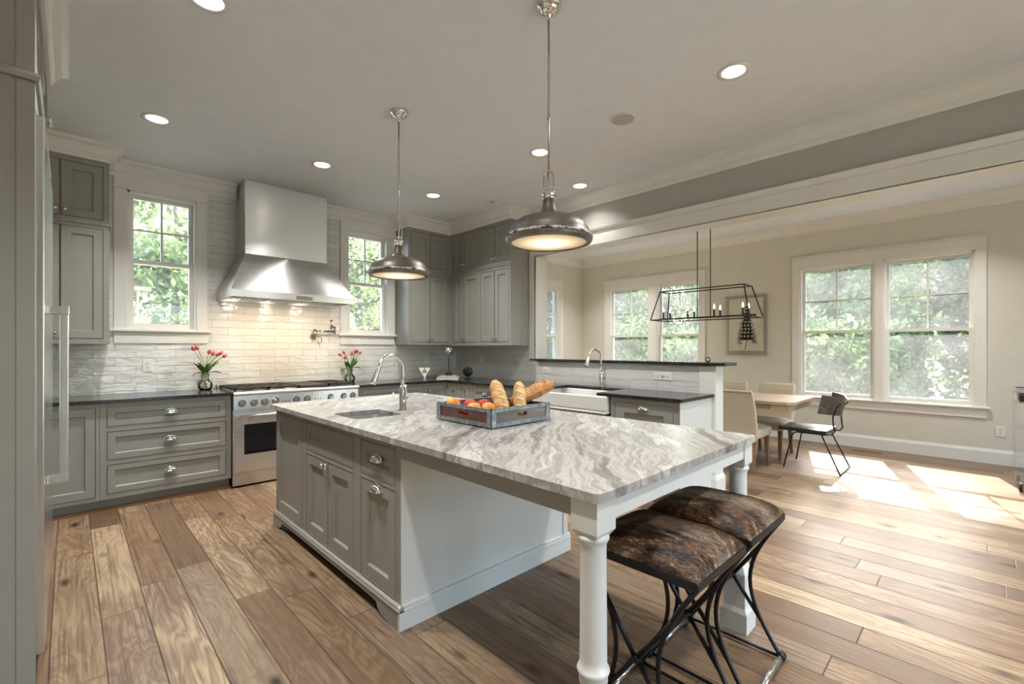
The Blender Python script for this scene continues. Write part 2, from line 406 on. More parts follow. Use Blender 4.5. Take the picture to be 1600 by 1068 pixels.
def mk_hide(name, shift, pale):
    m, nt, out = new_mat(name)
    t = nt.nodes.new('ShaderNodeTexCoord')
    mp = nt.nodes.new('ShaderNodeMapping'); mp.inputs['Location'].default_value = shift; mp.inputs['Scale'].default_value = (14, 5, 6)
    mp.inputs['Rotation'].default_value = (0, 0, math.radians(35))
    nt.links.new(t.outputs['Object'], mp.inputs[0])
    n = noise(nt, mp.outputs[0], 1.0, 6, 0.62, 1.5)
    n2 = noise(nt, coords(nt, (150, 45, 90), (0, 0, 0.6)), 1.0, 4, 0.75)
    f = math_n(nt, 'ADD', math_n(nt, 'MULTIPLY', n, 0.55), math_n(nt, 'MULTIPLY', n2, 0.45))
    col = ramp(nt, f, [(0.42, srgb(14, 10, 9)), (0.475, srgb(40, 26, 18)), (0.51, srgb(122, 84, 52)), (0.545, srgb(60, 42, 32)), (0.60, srgb(190, 164, 132))])
    # pale spine stripe
    sp = nt.nodes.new('ShaderNodeSeparateXYZ'); nt.links.new(t.outputs['Object'], sp.inputs[0])
    d = math_n(nt, 'ABSOLUTE', math_n(nt, 'ADD', math_n(nt, 'ADD', sp.outputs[0], -0.02), math_n(nt, 'MULTIPLY', math_n(nt, 'SUBTRACT', n, 0.5), 0.2)))
    st = math_n(nt, 'MULTIPLY', ramp(nt, d, [(0.0, pale), (0.085, 0.0)]), ramp(nt, n2, [(0.4, 0.25), (0.6, 1.0)]))
    col = mix_c(nt, st, col, srgb(178, 160, 138))
    principled(nt, out, col, 0.45, 0.0, bump(nt, n2, 0.5, 0.005))
    return m
M['hide_dark'] = mk_hide('dark brindle cowhide', (0.3, 0.1, 0), 0.55)
M['hide_pale'] = mk_hide('pale brindle cowhide', (2.3, 1.7, 0), 0.9)

def mk_bread(name, c1, c2, c3, seeds):
    m, nt, out = new_mat(name)
    v = coords(nt)
    n = noise(nt, v, 22, 5, 0.6)
    col = ramp(nt, n, [(0.3, c1), (0.5, c2), (0.72, c3)])
    h = n
    if seeds:
        vo = nt.nodes.new('ShaderNodeTexVoronoi'); nt.links.new(v, vo.inputs['Vector']); vo.inputs['Scale'].default_value = 170
        s = ramp(nt, vo.outputs['Distance'], [(0.22, 0.85), (0.36, 0.0)])
        col = mix_c(nt, s, col, srgb(216, 190, 146))
        h = math_n(nt, 'ADD', n, math_n(nt, 'MULTIPLY', s, 0.4))
    principled(nt, out, col, 0.75, 0.0, bump(nt, h, 0.5, 0.004))
    return m
M['bread'] = mk_bread('golden crust', srgb(176, 126, 74), srgb(206, 162, 108), srgb(228, 198, 152), False)
M['bread_seed'] = mk_bread('seeded crust', srgb(140, 88, 48), srgb(178, 122, 72), srgb(206, 156, 102), True)
M['bread_cut'] = plain('floury slash', srgb(226, 200, 158), 0.85, var=0.08, scale=60)
def mk_peach():
    m, nt, out = new_mat('peach skin')
    t = coords(nt)
    n = noise(nt, t, 14, 3, 0.5)
    col = ramp(nt, n, [(0.34, srgb(206, 92, 44)), (0.44, srgb(222, 146, 52)), (0.56, srgb(232, 184, 78))])
    principled(nt, out, col, 0.5, 0.0); return m
M['peach'] = mk_peach()
M['peach_red'] = plain('red peach skin', srgb(206, 76, 52), 0.5, var=0.25, scale=20)

# ---------------------------------------------------------------- mesh builder
class G:
    def __init__(s, T=None):
        s.v = []; s.f = []; s.sm = []; s.T = T
    def add(s, vs, fs, smooth=False):
        b = len(s.v)
        s.v += [tuple(s.T(*p)) if s.T else tuple(p) for p in vs]
        s.f += [tuple(b+i for i in f) for f in fs]; s.sm += [smooth]*len(fs)
        return s
    def box(s, a0, a1, b0, b1, c0, c1):
        vs = [(a, b, c) for a in (a0, a1) for b in (b0, b1) for c in (c0, c1)]
        return s.add(vs, [(0, 1, 3, 2), (4, 6, 7, 5), (0, 4, 5, 1), (2, 3, 7, 6), (0, 2, 6, 4), (1, 5, 7, 3)])
    def hexa(s, lo, hi):       # two quads (4 pts each, same order) joined
        return s.add(list(lo)+list(hi), [(0, 3, 2, 1), (4, 5, 6, 7), (0, 1, 5, 4), (1, 2, 6, 5), (2, 3, 7, 6), (3, 0, 4, 7)])
    def prism(s, poly, c0, c1, plane='ab'):   # poly in two axes, extruded on the third
        n = len(poly)
        if plane == 'ab': vs = [(p, q, c0) for p, q in poly]+[(p, q, c1) for p, q in poly]
        elif plane == 'bc': vs = [(c0, p, q) for p, q in poly]+[(c1, p, q) for p, q in poly]
        else: vs = [(p, c0, q) for p, q in poly]+[(p, c1, q) for p, q in poly]
        return s.add(vs, [tuple(range(n))[::-1], tuple(range(n, 2*n))]+[(i, (i+1) % n, n+(i+1) % n, n+i) for i in range(n)])
    def lathe(s, prof, c=(0, 0, 0), seg=24, axis='z', cap=True, smooth=True):
        vs = []; n = len(prof)
        for r, h in prof:
            for k in range(seg):
                a = 2*PI*k/seg; p, q = r*math.cos(a), r*math.sin(a)
                if axis == 'z': vs.append((c[0]+p, c[1]+q, c[2]+h))
                elif axis == 'x': vs.append((c[0]+h, c[1]+p, c[2]+q))
                else: vs.append((c[0]+p, c[1]+h, c[2]+q))
        fs = [(i*seg+k, i*seg+(k+1) % seg, (i+1)*seg+(k+1) % seg, (i+1)*seg+k) for i in range(n-1) for k in range(seg)]
        s.add(vs, fs, smooth)
        if cap:
            b = len(s.v)-len(vs)
            for i in (0, n-1):
                if prof[i][0] > 1e-6: s.f.append(tuple(b+i*seg+k for k in range(seg))); s.sm.append(False)
        return s
    def tube(s, pts, r, seg=10, closed=False):
        pts = [Vector(p) for p in pts]; n = len(pts)
        rad = r if isinstance(r, (list, tuple)) else [r]*n
        d = []
        for i in range(n):
            if closed: t = pts[(i+1) % n]-pts[i-1]
            else: t = pts[min(i+1, n-1)]-pts[max(i-1, 0)]
            d.append(t.normalized())
        up = Vector((0, 0, 1)) if abs(d[0].z) < 0.9 else Vector((1, 0, 0))
        nrm = (up-d[0]*up.dot(d[0])).normalized()
        vs = []
        for i in range(n):
            nrm = (nrm-d[i]*nrm.dot(d[i])).normalized(); bi = d[i].cross(nrm)
            for k in range(seg):
                a = 2*PI*k/seg; vs.append(tuple(pts[i]+nrm*(rad[i]*math.cos(a))+bi*(rad[i]*math.sin(a))))
        m = n if closed else n-1
        fs = [(i*seg+k, i*seg+(k+1) % seg, ((i+1) % n)*seg+(k+1) % seg, ((i+1) % n)*seg+k) for i in range(m) for k in range(seg)]
        b = len(s.v); s.add(vs, fs, True)
        if not closed:
            s.f.append(tuple(b+k for k in range(seg))[::-1]); s.sm.append(False)
            s.f.append(tuple(b+(n-1)*seg+k for k in range(seg))); s.sm.append(False)
        return s
    def ball(s, c, rx, ry=None, rz=None, seg=16, rings=10, f=None):
        ry = ry or rx; rz = rz or rx; vs = []; fs = []
        for i in range(rings+1):
            th = PI*i/rings
            for k in range(seg):
                a = 2*PI*k/seg; p = [math.sin(th)*math.cos(a), math.sin(th)*math.sin(a), math.cos(th)]
                if f: p = f(p)
                vs.append((c[0]+rx*p[0], c[1]+ry*p[1], c[2]+rz*p[2]))
        for i in range(rings):
            for k in range(seg):
                fs.append((i*seg+k, (i+1)*seg+k, (i+1)*seg+(k+1) % seg, i*seg+(k+1) % seg))
        return s.add(vs, fs, True)
    def grid(s, fn, nu, nv, smooth=True):
        vs = [fn(i/nu, j/nv) for i in range(nu+1) for j in range(nv+1)]
        return s.add(vs, [(i*(nv+1)+j, (i+1)*(nv+1)+j, (i+1)*(nv+1)+j+1, i*(nv+1)+j+1) for i in range(nu) for j in range(nv)], smooth)
    def cells(s, a0, a1, b0, b1, holes, c0, c1):    # slab with rectangular holes
        A = sorted({a0, a1, *[min(max(h[i], a0), a1) for h in holes for i in (0, 1)]}); B = sorted({b0, b1, *[min(max(h[i], b0), b1) for h in holes for i in (2, 3)]})
        for i in range(len(A)-1):
            j = 0
            while j < len(B)-1:
                def solid(j): 
                    p, q = (A[i]+A[i+1])/2, (B[j]+B[j+1])/2
                    return not any(h[0] < p < h[1] and h[2] < q < h[3] for h in holes)
                if not solid(j): j += 1; continue
                k = j
                while k+1 < len(B)-1 and solid(k+1): k += 1
                s.box(A[i], A[i+1], B[j], B[k+1], c0, c1); j = k+1
        return s
    def build(s, name, mat, parent=None, origin=None, bevel=0.0, seg=2, solid=0.0, sub=0):
        if origin is None:
            if parent is not None and parent.get('_o') is not None: origin = Vector(parent['_o'])
            else:
                xs = [v[0] for v in s.v]; ys = [v[1] for v in s.v]; zs = [v[2] for v in s.v]
                origin = Vector(((min(xs)+max(xs))/2, (min(ys)+max(ys))/2, min(zs)))
        origin = Vector(origin)
        me = bpy.data.meshes.new(name)
        me.from_pydata([tuple(Vector(v)-origin) for v in s.v], [], s.f)
        me.polygons.foreach_set('use_smooth', s.sm)
        bm = bmesh.new(); bm.from_mesh(me)
        if not s.__dict__.get('raw'): bmesh.ops.recalc_face_normals(bm, faces=bm.faces)
        bm.to_mesh(me); bm.free()
        me.materials.append(mat)
        o = bpy.data.objects.new(name, me); C.objects.link(o)
        if parent is not None:
            o.parent = parent; po = Vector(parent.get('_o', (0, 0, 0)))
            o.location = origin-po
        else: o.location = origin
        o['_o'] = tuple(origin)
        if solid:
            m = o.modifiers.new('thickness', 'SOLIDIFY'); m.thickness = solid; m.offset = 0
        if bevel:
            m = o.modifiers.new('soft edges', 'BEVEL'); m.width = bevel; m.segments = seg; m.limit_method = 'ANGLE'; m.angle_limit = math.radians(40)
        if sub:
            m = o.modifiers.new('smooth', 'SUBSURF'); m.levels = sub; m.render_levels = sub
        return o

def thing(name, label, cat, loc, group=None):
    o = bpy.data.objects.new(name, None); C.objects.link(o); o.empty_display_size = 0.1
    o.location = loc; o['_o'] = tuple(loc); o['label'] = label; o['category'] = cat
    if group: o['group'] = group
    return o
def tag(o, label, cat, group=None, kind=None):
    o['label'] = label; o['category'] = cat
    if group: o['group'] = group
    if kind: o['kind'] = kind
    return o
def struct(o): o['kind'] = 'structure'; return o
def copy_tree(o, parent=None):
    c = o.copy(); C.objects.link(c)
    if parent is not None: c.parent = parent
    for ch in list(o.children): copy_tree(ch, c)
    return c
def sweep(path, prof, closed=False):
    """path: list of (x,y) corners; profile: (n,z) with n measured to the right-hand side of travel"""
    g = G(); n = len(path); P = [Vector(p) for p in path]; rows = []
    for i in range(n):
        d0 = (P[i]-P[i-1]).normalized() if i > 0 or closed else None
        d1 = (P[(i+1) % n]-P[i]).normalized() if i < n-1 or closed else None
        if d0 is None: d0 = d1
        if d1 is None: d1 = d0
        n0 = Vector((d0.y, -d0.x)); n1 = Vector((d1.y, -d1.x))
        m = (n0+n1); m = m/(m.length_squared/2) if m.length > 1e-6 else n0
        rows.append([(P[i].x+m.x*a, P[i].y+m.y*a, z) for a, z in prof])
    k = len(prof); vs = [v for r in rows for v in r]; fs = []
    for i in range(n-1 if not closed else n):
        for j in range(k):
            a = i*k+j; b = i*k+(j+1) % k; i2 = (i+1) % n
            fs.append((a, b, i2*k+(j+1) % k, i2*k+j))
    if not closed: fs += [tuple(range(k)), tuple((n-1)*k+j for j in range(k))[::-1]]
    g.add(vs, fs); return g

# ================================================================ ROOM
YW, XS, XB, XD, YE, YR, XL = 5.60, 4.235, 4.40, 7.66, 5.83, -3.6, -0.75
ZC, ZD = 3.07, 3.13
g = G().box(XL-0.2, XD+0.2, YR-0.2, YE+0.2, -0.12, 0.0); struct(g.build('floor', M['floor'], origin=(0, 0, 0)))
struct(G().box(XL-0.2, XB-0.08, YR-0.2, YE+0.2, ZC, ZC+0.2).build('ceiling', M['ceiling']))
struct(G().box(XB-0.08, XD+0.2, YR-0.2, YE+0.2, ZD, ZD+0.2).build('ceiling', M['ceiling']))
# openings (a0,a1,z0,z1)
W1 = (0.395, 0.931, 1.512, 2.81); W2 = (2.529, 3.081, 1.512, 2.81)
WE = (5.98, 6.94, 0.65, 2.49)
WM = [(3.358, 4.131, 0.65, 2.475), (4.297, 5.156, 0.65, 2.475)]
WB = [(0.086, 0.922, 0.65, 2.475), (1.021, 1.878, 0.65, 2.475)]
WR = [(0.4, 3.8, 0.2, 2.5), (5.2, 7.1, 0.2, 2.5)]
# wall with the range hood: tiled
g = G(lambda a, b, n: (a, YW+n, b)).cells(XL-0.2, XB, 0, ZC, [W1, W2], 0.0, 0.18)
struct(g.build('wall_back', M['tile_x'], origin=(0, YW, 0)))
g = G(lambda a, b, n: (XL-n, a, b)).cells(YR-0.2, YW+0.1, 0, ZC, [], 0.0, 0.18)
struct(g.build('wall_left', M['wall']))
g = G(lambda a, b, n: (a, YR-n, b)).cells(XL-0.2, XD+0.2, 0, ZD, WR, 0.0, 0.18)
struct(g.build('wall_rear', M['wall']))
g = G(lambda a, b, n: (XD+n, a, b)).cells(YR-0.2, YE+0.2, 0, ZD, WB+WM, 0.0, 0.18)
struct(g.build('wall_right', M['wall']))
g = G(lambda a, b, n: (a, YE+n, b)).cells(XB-0.155, XD, 0, ZD, [WE], 0.0, 0.18)
struct(g.build('wall_end', M['wall']))
# sink wall: full height at the corner, half wall along the sink, header beam above the opening
struct(G().box(XS+0.012, XB, 3.95, YE, 0, ZD).build('wall_sink', M['wall']))
struct(G().box(XS, XS+0.012, 4.05, YW, 0, ZC).build('wall_sink_tile', M['tile_y'], origin=(XS, 0, 0)))
struct(G().box(XS, XS+0.012, 1.86, 4.05, 0, 1.17).build('wall_sink_tile', M['tile_y'], origin=(XS, 0, 0)))
struct(G().box(XS+0.012, XB-0.01, 1.72, 3.95, 0, 1.17).build('wall_half', M['wall']))
struct(G().box(XS, XB, YR, 3.95, 2.49, ZD).build('wall_header', M['beam']))
# end post of the half wall
g = G().box(XS-0.006, XS+0.012, 1.715, 1.86, 0, 1.168); g.box(XS-0.006, XB, 1.705, 1.72, 0, 1.168)
struct(g.build('trim_1', M['trim'], bevel=0.002))
struct(sweep([(XS-0.006, 1.86), (XS-0.006, 1.705), (XB, 1.705), (XB, 3.9)], [(0, 0), (0.016, 0), (0.016, 0.135), (0.010, 0.15), (0.004, 0.168), (0, 0.168)]).build('baseboard_half', M['trim']))
# opening trim
g = G(); g.box(XS-0.02, XS, 3.93, 4.045, 1.2, 2.62); g.box(XS-0.02, XB+0.02, 3.918, 3.95, 1.2, 2.49)
g.box(XB, XB+0.02, 3.93, 4.045, 1.2, 2.62)
struct(g.build('trim_2', M['trim'], bevel=0.003))
g = G(); g.box(XS-0.02, XS, YR, 3.93, 2.478, 2.612); g.box(XS-0.02, XB+0.02, YR, 3.94, 2.474, 2.49)
g.box(XB, XB+0.02, YR, 3.95, 2.478, 2.612)
struct(g.build('trim_3', M['trim'], bevel=0.003))
struct(sweep([(XS, 4.045), (XS, YR)], [(0, 2.612), (0.026, 2.612), (0.026, 2.622), (0.038, 2.634), (0.046, 2.65), (0.05, 2.662), (0, 2.662)]).build('trim_4', M['trim']))
CROWN = [(0, 2.926), (0.014, 2.926), (0.018, 2.95), (0.024, 2.956), (0.024, 2.972), (0.034, 2.978), (0.040, 2.995), (0.062, 3.03), (0.084, 3.044), (0.092, 3.05), (0.096, 3.0695), (0, 3.0695)]
struct(sweep([(XS, 4.05), (XS, YR)], CROWN).build('trim_5', M['trim']))
struct(sweep([(0.262, YW), (1.285, YW)], CROWN).build('trim_6', M['trim']))
struct(sweep([(2.155, YW), (3.19, YW)], CROWN).build('trim_7', M['trim']))
CROWN_D = [(0, 2.98), (0.012, 2.98), (0.016, 3.0), (0.03, 3.012), (0.07, 3.07), (0.1, 3.10), (0.115, 3.129), (0, 3.129)]
struct(sweep([(XB, YR), (XB, YE), (XD, YE), (XD, YR)], CROWN_D).build('trim_8', M['trim']))
BASE = [(0, 0), (0.016, 0), (0.016, 0.135), (0.010, 0.15), (0.006, 0.166), (0, 0.166)]
struct(sweep([(XB, YE), (XD, YE), (XD, YR)], BASE).build('baseboard_right', M['trim']))
struct(sweep([(XD, YR), (XL, YR), (XL, 2.55)], BASE).build('baseboard_rear', M['trim']))

# ---------------------------------------------------------------- windows
def window(name, T, units, head_to, cap=True, apron=0.11, label=None):
    a0 = min(u[0] for u in units); a1 = max(u[1] for u in units); z0, z1 = units[0][2], units[0][3]
    cw = 0.088
    root = bpy.data.objects.new(name, None); C.objects.link(root); root['kind'] = 'structure'
    o = T((a0+a1)/2, z0, 0); root.location = o; root['_o'] = tuple(o)
    g = G(T)
    ca0, ca1 = a0-cw-0.01, a1+cw+0.01
    g.box(ca0, a0-0.006, z0-0.01, z1+0.012, 0, 0.02); g.box(a1+0.006, ca1, z0-0.01, z1+0.012, 0, 0.02)
    us = sorted(units)
    for p, q in zip(us, us[1:]): g.box(p[1]+0.004, q[0]-0.004, z0-0.01, z1+0.012, 0, 0.016)
    g.box(ca0-0.012, ca1+0.012, z1+0.012, z1+0.028, 0, 0.03)
    g.box(ca0, ca1, z1+0.028, head_to-(0.03 if cap else 0), 0, 0.022)
    if cap:
        g.box(ca0-0.012, ca1+0.012, head_to-0.03, head_to-0.015, 0, 0.036); g.box(ca0-0.026, ca1+0.026, head_to-0.015, head_to, 0, 0.05)
    g.build('casing', M['trim'], root, bevel=0.002)
    g = G(T).box(ca0-0.03, ca1+0.03, z0-0.022, z0-0.001, -0.02, 0.05); g.build('sill', M['trim'], root, bevel=0.003)
    g = G(T).box(ca0, ca1, z0-0.022-apron, z0-0.022, 0, 0.018); g.build('apron', M['trim'], root, bevel=0.002)
    for (p, q, _, _) in us:
        g = G(T)
        for A in ((p-0.006, p+0.014), (q-0.014, q+0.006)): g.box(*A, z0, z1+0.012, -0.16, 0.004)
        g.box(p, q, z1-0.008, z1+0.012, -0.16, 0.004); g.box(p, q, z0-0.02, z0+0.012, -0.16, 0.0)
        f = g.build('frame', M['trim'], root)
        zm = (z0+z1)/2
        def sash(s0, s1, n0, n1, grid, rail_b):
            r = 0.036
            h = G(T)
            h.box(p+0.014, p+0.014+r, s0, s1, n0, n1); h.box(q-0.014-r, q-0.014, s0, s1, n0, n1)
            h.box(p+0.014+r, q-0.014-r, s0, s0+rail_b, n0, n1); h.box(p+0.014+r, q-0.014-r, s1-r, s1, n0, n1)
            if grid:
                m = (p+q)/2; zz = (s0+rail_b+s1-r)/2
                h.box(m-0.009, m+0.009, s0+rail_b, s1-r, n0+0.006, n1-0.006)
                h.box(p+0.05, m-0.009, zz-0.009, zz+0.009, n0+0.006, n1-0.006); h.box(m+0.009, q-0.05, zz-0.009, zz+0.009, n0+0.006, n1-0.006)
            sa = h.build('sash', M['trim'], root)
            k = G(T).box(p+0.045, q-0.045, s0+rail_b-0.006, s1-r+0.006, (n0+n1)/2-0.002, (n0+n1)/2+0.002)
            k.build('pane', M['glass'], sa)
        sash(zm-0.02, z1-0.008, -0.115, -0.08, True, 0.036)
        sash(z0+0.012, zm+0.02, -0.078, -0.043, False, 0.045)
    return root
TB = lambda a, b, n: (a, YW-n, b)
TR = lambda a, b, n: (XD-n, a, b)
TE = lambda a, b, n: (a, YE-n, b)
TK = lambda a, b, n: (a, YR+n, b)
window('window_1', TB, [W1], 2.926, cap=False)
window('window_2', TB, [W2], 2.926, cap=False)
window('window_3', TE, [WE], 2.655)
window('window_4', TR, WM, 2.655)
window('window_5', TR, WB, 2.655)
window('window_6', TK, [WR[0]], 2.655)
window('window_7', TK, [WR[1]], 2.655)

# ---------------------------------------------------------------- cabinet pieces
def shaker(T, a0, a1, b0, b1, name, mat, parent, fr=0.058, th=0.02, gap=0.0062):
    a0 += gap; a1 -= gap; b0 += gap; b1 -= gap
    g = G(T)
    g.box(a0, a0+fr, b0, b1, -th, 0); g.box(a1-fr, a1, b0, b1, -th, 0)
    g.box(a0+fr, a1-fr, b0, b0+fr, -th, 0); g.box(a0+fr, a1-fr, b1-fr, b1, -th, 0)
    p0, p1, q0, q1 = a0+fr, a1-fr, b0+fr, b1-fr; e = 0.007
    g.hexa([(p0, q0, -0.004), (p1, q0, -0.004), (p1-e, q0+e, -0.013), (p0+e, q0+e, -0.013)], [(p0, q0, -0.014), (p1, q0, -0.014), (p1-e, q0+e, -0.014), (p0+e, q0+e, -0.014)])
    g.hexa([(p0, q1, -0.004), (p1, q1, -0.004), (p1-e, q1-e, -0.013), (p0+e, q1-e, -0.013)], [(p0, q1, -0.014), (p1, q1, -0.014), (p1-e, q1-e, -0.014), (p0+e, q1-e, -0.014)])
    g.hexa([(p0, q0, -0.004), (p0, q1, -0.004), (p0+e, q1-e, -0.013), (p0+e, q0+e, -0.013)], [(p0, q0, -0.014), (p0, q1, -0.014), (p0+e, q1-e, -0.014), (p0+e, q0+e, -0.014)])
    g.hexa([(p1, q0, -0.004), (p1, q1, -0.004), (p1-e, q1-e, -0.013), (p1-e, q0+e, -0.013)], [(p1, q0, -0.014), (p1, q1, -0.014), (p1-e, q1-e, -0.014), (p1-e, q0+e, -0.014)])
    g.box(p0-0.002, p1+0.002, q0-0.002, q1+0.002, -0.019, -0.013)
    return g.build(name, mat, parent)
def knob(T, a, b, parent):
    g = G(lambda x, y, z: T(a+x, b+y, z))
    g.lathe([(0.009, 0), (0.009, 0.003), (0.005, 0.006), (0.005, 0.015), (0.011, 0.019), (0.015, 0.025), (0.0135, 0.031), (0.006, 0.034), (0.0005, 0.0345)], seg=16)
    return g.build('knob', M['chrome'], parent)
def cup(T, a, b, parent):
    g = G(lambda x, y, z: T(a+x, b+y, z))
    w, h, d = 0.046, 0.034, 0.028
    g.grid(lambda u, v: (w*math.cos(PI*u), h*math.sin(PI*u)*math.cos(PI/2*v)-0.008, 0.002+d*(math.sin(PI*u)**0.7)*math.sin(PI/2*v)), 16, 8)
    g.tube([(w*math.cos(PI*k/16), -0.008+0.0005*math.sin(PI*k/16), 0.003+d*math.sin(PI*k/16)**0.7) for k in range(17)], 0.0028, 6)
    g.box(-0.052, 0.052, -0.012, -0.004, 0, 0.003); g.tube([(w*math.cos(PI*k/16)*1.05, (h+0.003)*math.sin(PI*k/16)-0.008, 0.002) for k in range(17)], 0.0035, 6)
    return g.build('cup_pull', M['chrome'], parent, solid=0.0)
def cab_body(T, a0, a1, b0, b1, depth, openings, parent, mat, name='cabinet_body', toe=0.0, toe_in=0.07):
    g = G(T)
    g.cells(a0, a1, b0+toe, b1, openings, -0.02, 0.0)
    g.box(a0, a1, b0+toe, b1, -depth, -0.021)
    # bead around every opening
    for (p, q, r, t) in openings:
        g.box(p, p+0.0022, r, t, -0.012, 0.003); g.box(q-0.0022, q, r, t, -0.012, 0.003)
        g.box(p, q, r, r+0.0022, -0.012, 0.003); g.box(p, q, t-0.0022, t, -0.012, 0.003)
    if toe: g.box(a0, a1, b0, b0+toe, -depth, -toe_in)
    return g.build(name, mat, parent)

# ---- left of the range
TF = lambda a, b, n: (a, 4.98-n, b)
t = thing('base_cabinet', 'greige base cabinet with one panelled door, left of the three wide drawers', 'cabinet', (-0.2, 5.3, 0))
op = [(-0.7, -0.21, 0.14, 0.85), (-0.045, 0.158, 0.125, 0.85)]
op = [(-0.165, 0.158, 0.125, 0.85)]
cab_body(TF, XL+0.003, 0.178, 0, 0.884, 0.61, op, t, M['cabinet'], toe=0.1)
shaker(TF, -0.165, 0.158, 0.125, 0.85, 'door', M['cabinet'], t)
t = thing('drawer_cabinet', 'greige drawer cabinet with three wide drawers beside the range', 'cabinet', (0.64, 5.3, 0))
op = [(0.222, 1.068, 0.688, 0.85), (0.222, 1.068, 0.415, 0.652), (0.222, 1.068, 0.14, 0.382)]
cab_body(TF, 0.180, 1.108, 0, 0.884, 0.61, op, t, M['cabinet'], toe=0.1)
for o_ in op:
    d = shaker(TF, *o_, 'drawer', M['cabinet'], t, fr=0.045)
    cup(TF, (o_[0]+o_[1])/2, (o_[2]+o_[3])/2+0.005, d)
tag(G().box(XL, 1.108, 5.0, 5.05, 0.0, 0.02).build('shoe_strip', M['toe_wood']), 'thin oak strip on the floor along the toe kick left of the range', 'trim')
g = G().box(XL, 1.112, 4.945, YW, 0.884, 0.914)
tag(g.build('countertop', M['black_stone'], bevel=0.004), 'polished black stone countertop left of the range', 'countertop')

# ---- left upper cabinet
TU = lambda a, b, n: (a, 5.27-n, b)
t = thing('wall_cabinet', 'tall greige wall cabinet left of the first window, partly behind the refrigerator', 'cabinet', (-0.25, 5.44, 1.375))
op = [(-0.36, -0.052, 2.425, 2.885), (-0.052, 0.215, 2.425, 2.885), (-0.36, -0.052, 1.412, 2.352), (-0.052, 0.215, 1.412, 2.352)]
op2 = [(-0.36, 0.215, 2.425, 2.885), (-0.36, 0.215, 1.412, 2.352)]
cab_body(TU, XL, 0.252, 1.378, 2.93, 0.328, op2, t, M['cabinet'])
for i, o_ in enumerate(op):
    d = shaker(TU, *o_, 'door', M['cabinet'], t)
    knob(TU, (-0.052+(-0.03 if i % 2 == 0 else 0.03)), o_[2]+0.05, d)
g = sweep([(XL, 5.27), (0.252, 5.27), (0.252, 5.595)], [(0, 2.376), (0.010, 2.376), (0.014, 2.388), (0.010, 2.40), (0, 2.40)]); g.build('rail_moulding', M['cabinet'], t)
g = sweep([(XL, 5.27), (0.252, 5.27), (0.252, 5.595)], [(0, 1.368), (0.008, 1.368), (0.008, 1.384), (0, 1.384)]); g.build('light_rail', M['cabinet'], t)
struct(sweep([(XL, 5.268), (0.254, 5.268), (0.254, 5.598)], CROWN).build('trim_9', M['trim']))

# ---- refrigerator and its enclosure
TX = lambda a, b, n: (-0.094+n, a, b)
t = thing('refrigerator_cabinet', 'tall greige side panel and over-cabinet enclosing the refrigerator at far left', 'cabinet', (-0.42, 3.27, 0))
g = G().box(XL, -0.094, 2.572, 2.60, 0, 2.93); g.build('side_panel', M['cabinet'], t)
g = G().box(-0.145, -0.094, 2.566, 2.574, 0, 2.36); g.box(-0.145, -0.094, 2.566, 2.574, 2.40, 2.93); g.build('stile', M['cabinet'], t, bevel=0.0015)
G().box(XL, -0.094, 3.955, 3.98, 0, 2.93).build('side_panel', M['cabinet'], t)
opf = [(2.63, 3.275, 2.42, 2.89), (3.275, 3.93, 2.42, 2.89)]
g = G(TX); g.cells(2.60, 3.955, 2.28, 2.93, [(2.63, 3.93, 2.42, 2.89)], -0.02, 0); g.box(2.60, 3.955, 2.28, 2.93, -0.6, -0.021)
g.build('over_cabinet', M['cabinet'], t)
for i, o_ in enumerate(opf):
    d = shaker(TX, *o_, 'door', M['cabinet'], t)
    knob(TX, 3.275+(-0.035 if i == 0 else 0.035), 2.465, d)
sweep([(XL, 2.566), (-0.094, 2.566), (-0.094, 3.985)], [(0, 2.365), (0.010, 2.365), (0.016, 2.38), (0.010, 2.395), (0, 2.395)]).build('rail_moulding', M['cabinet'], t)
struct(sweep([(XL, 2.566), (-0.094, 2.566), (-0.094, 3.984), (XL, 3.984)], CROWN).build('trim_10', M['trim']))
t = thing('refrigerator', 'stainless steel refrigerator seen edge-on with a square tubular handle', 'refrigerator', (-0.4, 3.28, 0))
G().box(-0.72, -0.105, 2.62, 3.94, 0.10, 2.26).build('body', M['steel_v'], t)
g = G().box(-0.105, -0.070, 2.612, 3.27, 0.115, 2.255); d = g.build('door', M['steel_v'], t, bevel=0.004)
g = G().box(-0.03, 0.0, 2.765, 2.795, 0.79, 1.48); 
g.build('handle', M['steel_v'], d, bevel=0.004)
G().box(-0.070, 0.002, 2.76, 2.80, 1.475, 1.513).build('handle_bracket', M['steel_v'], d, bevel=0.003)
G().box(-0.070, 0.002, 2.76, 2.80, 0.752, 0.79).build('handle_bracket', M['steel_v'], d, bevel=0.003)
G().box(-0.105, -0.070, 3.276, 3.94, 0.115, 2.255).build('door', M['steel_v'], t, bevel=0.004)
G().box(-0.7, -0.13, 2.62, 3.94, 0.0, 0.10).build('kick_grille', M['slot'], t)

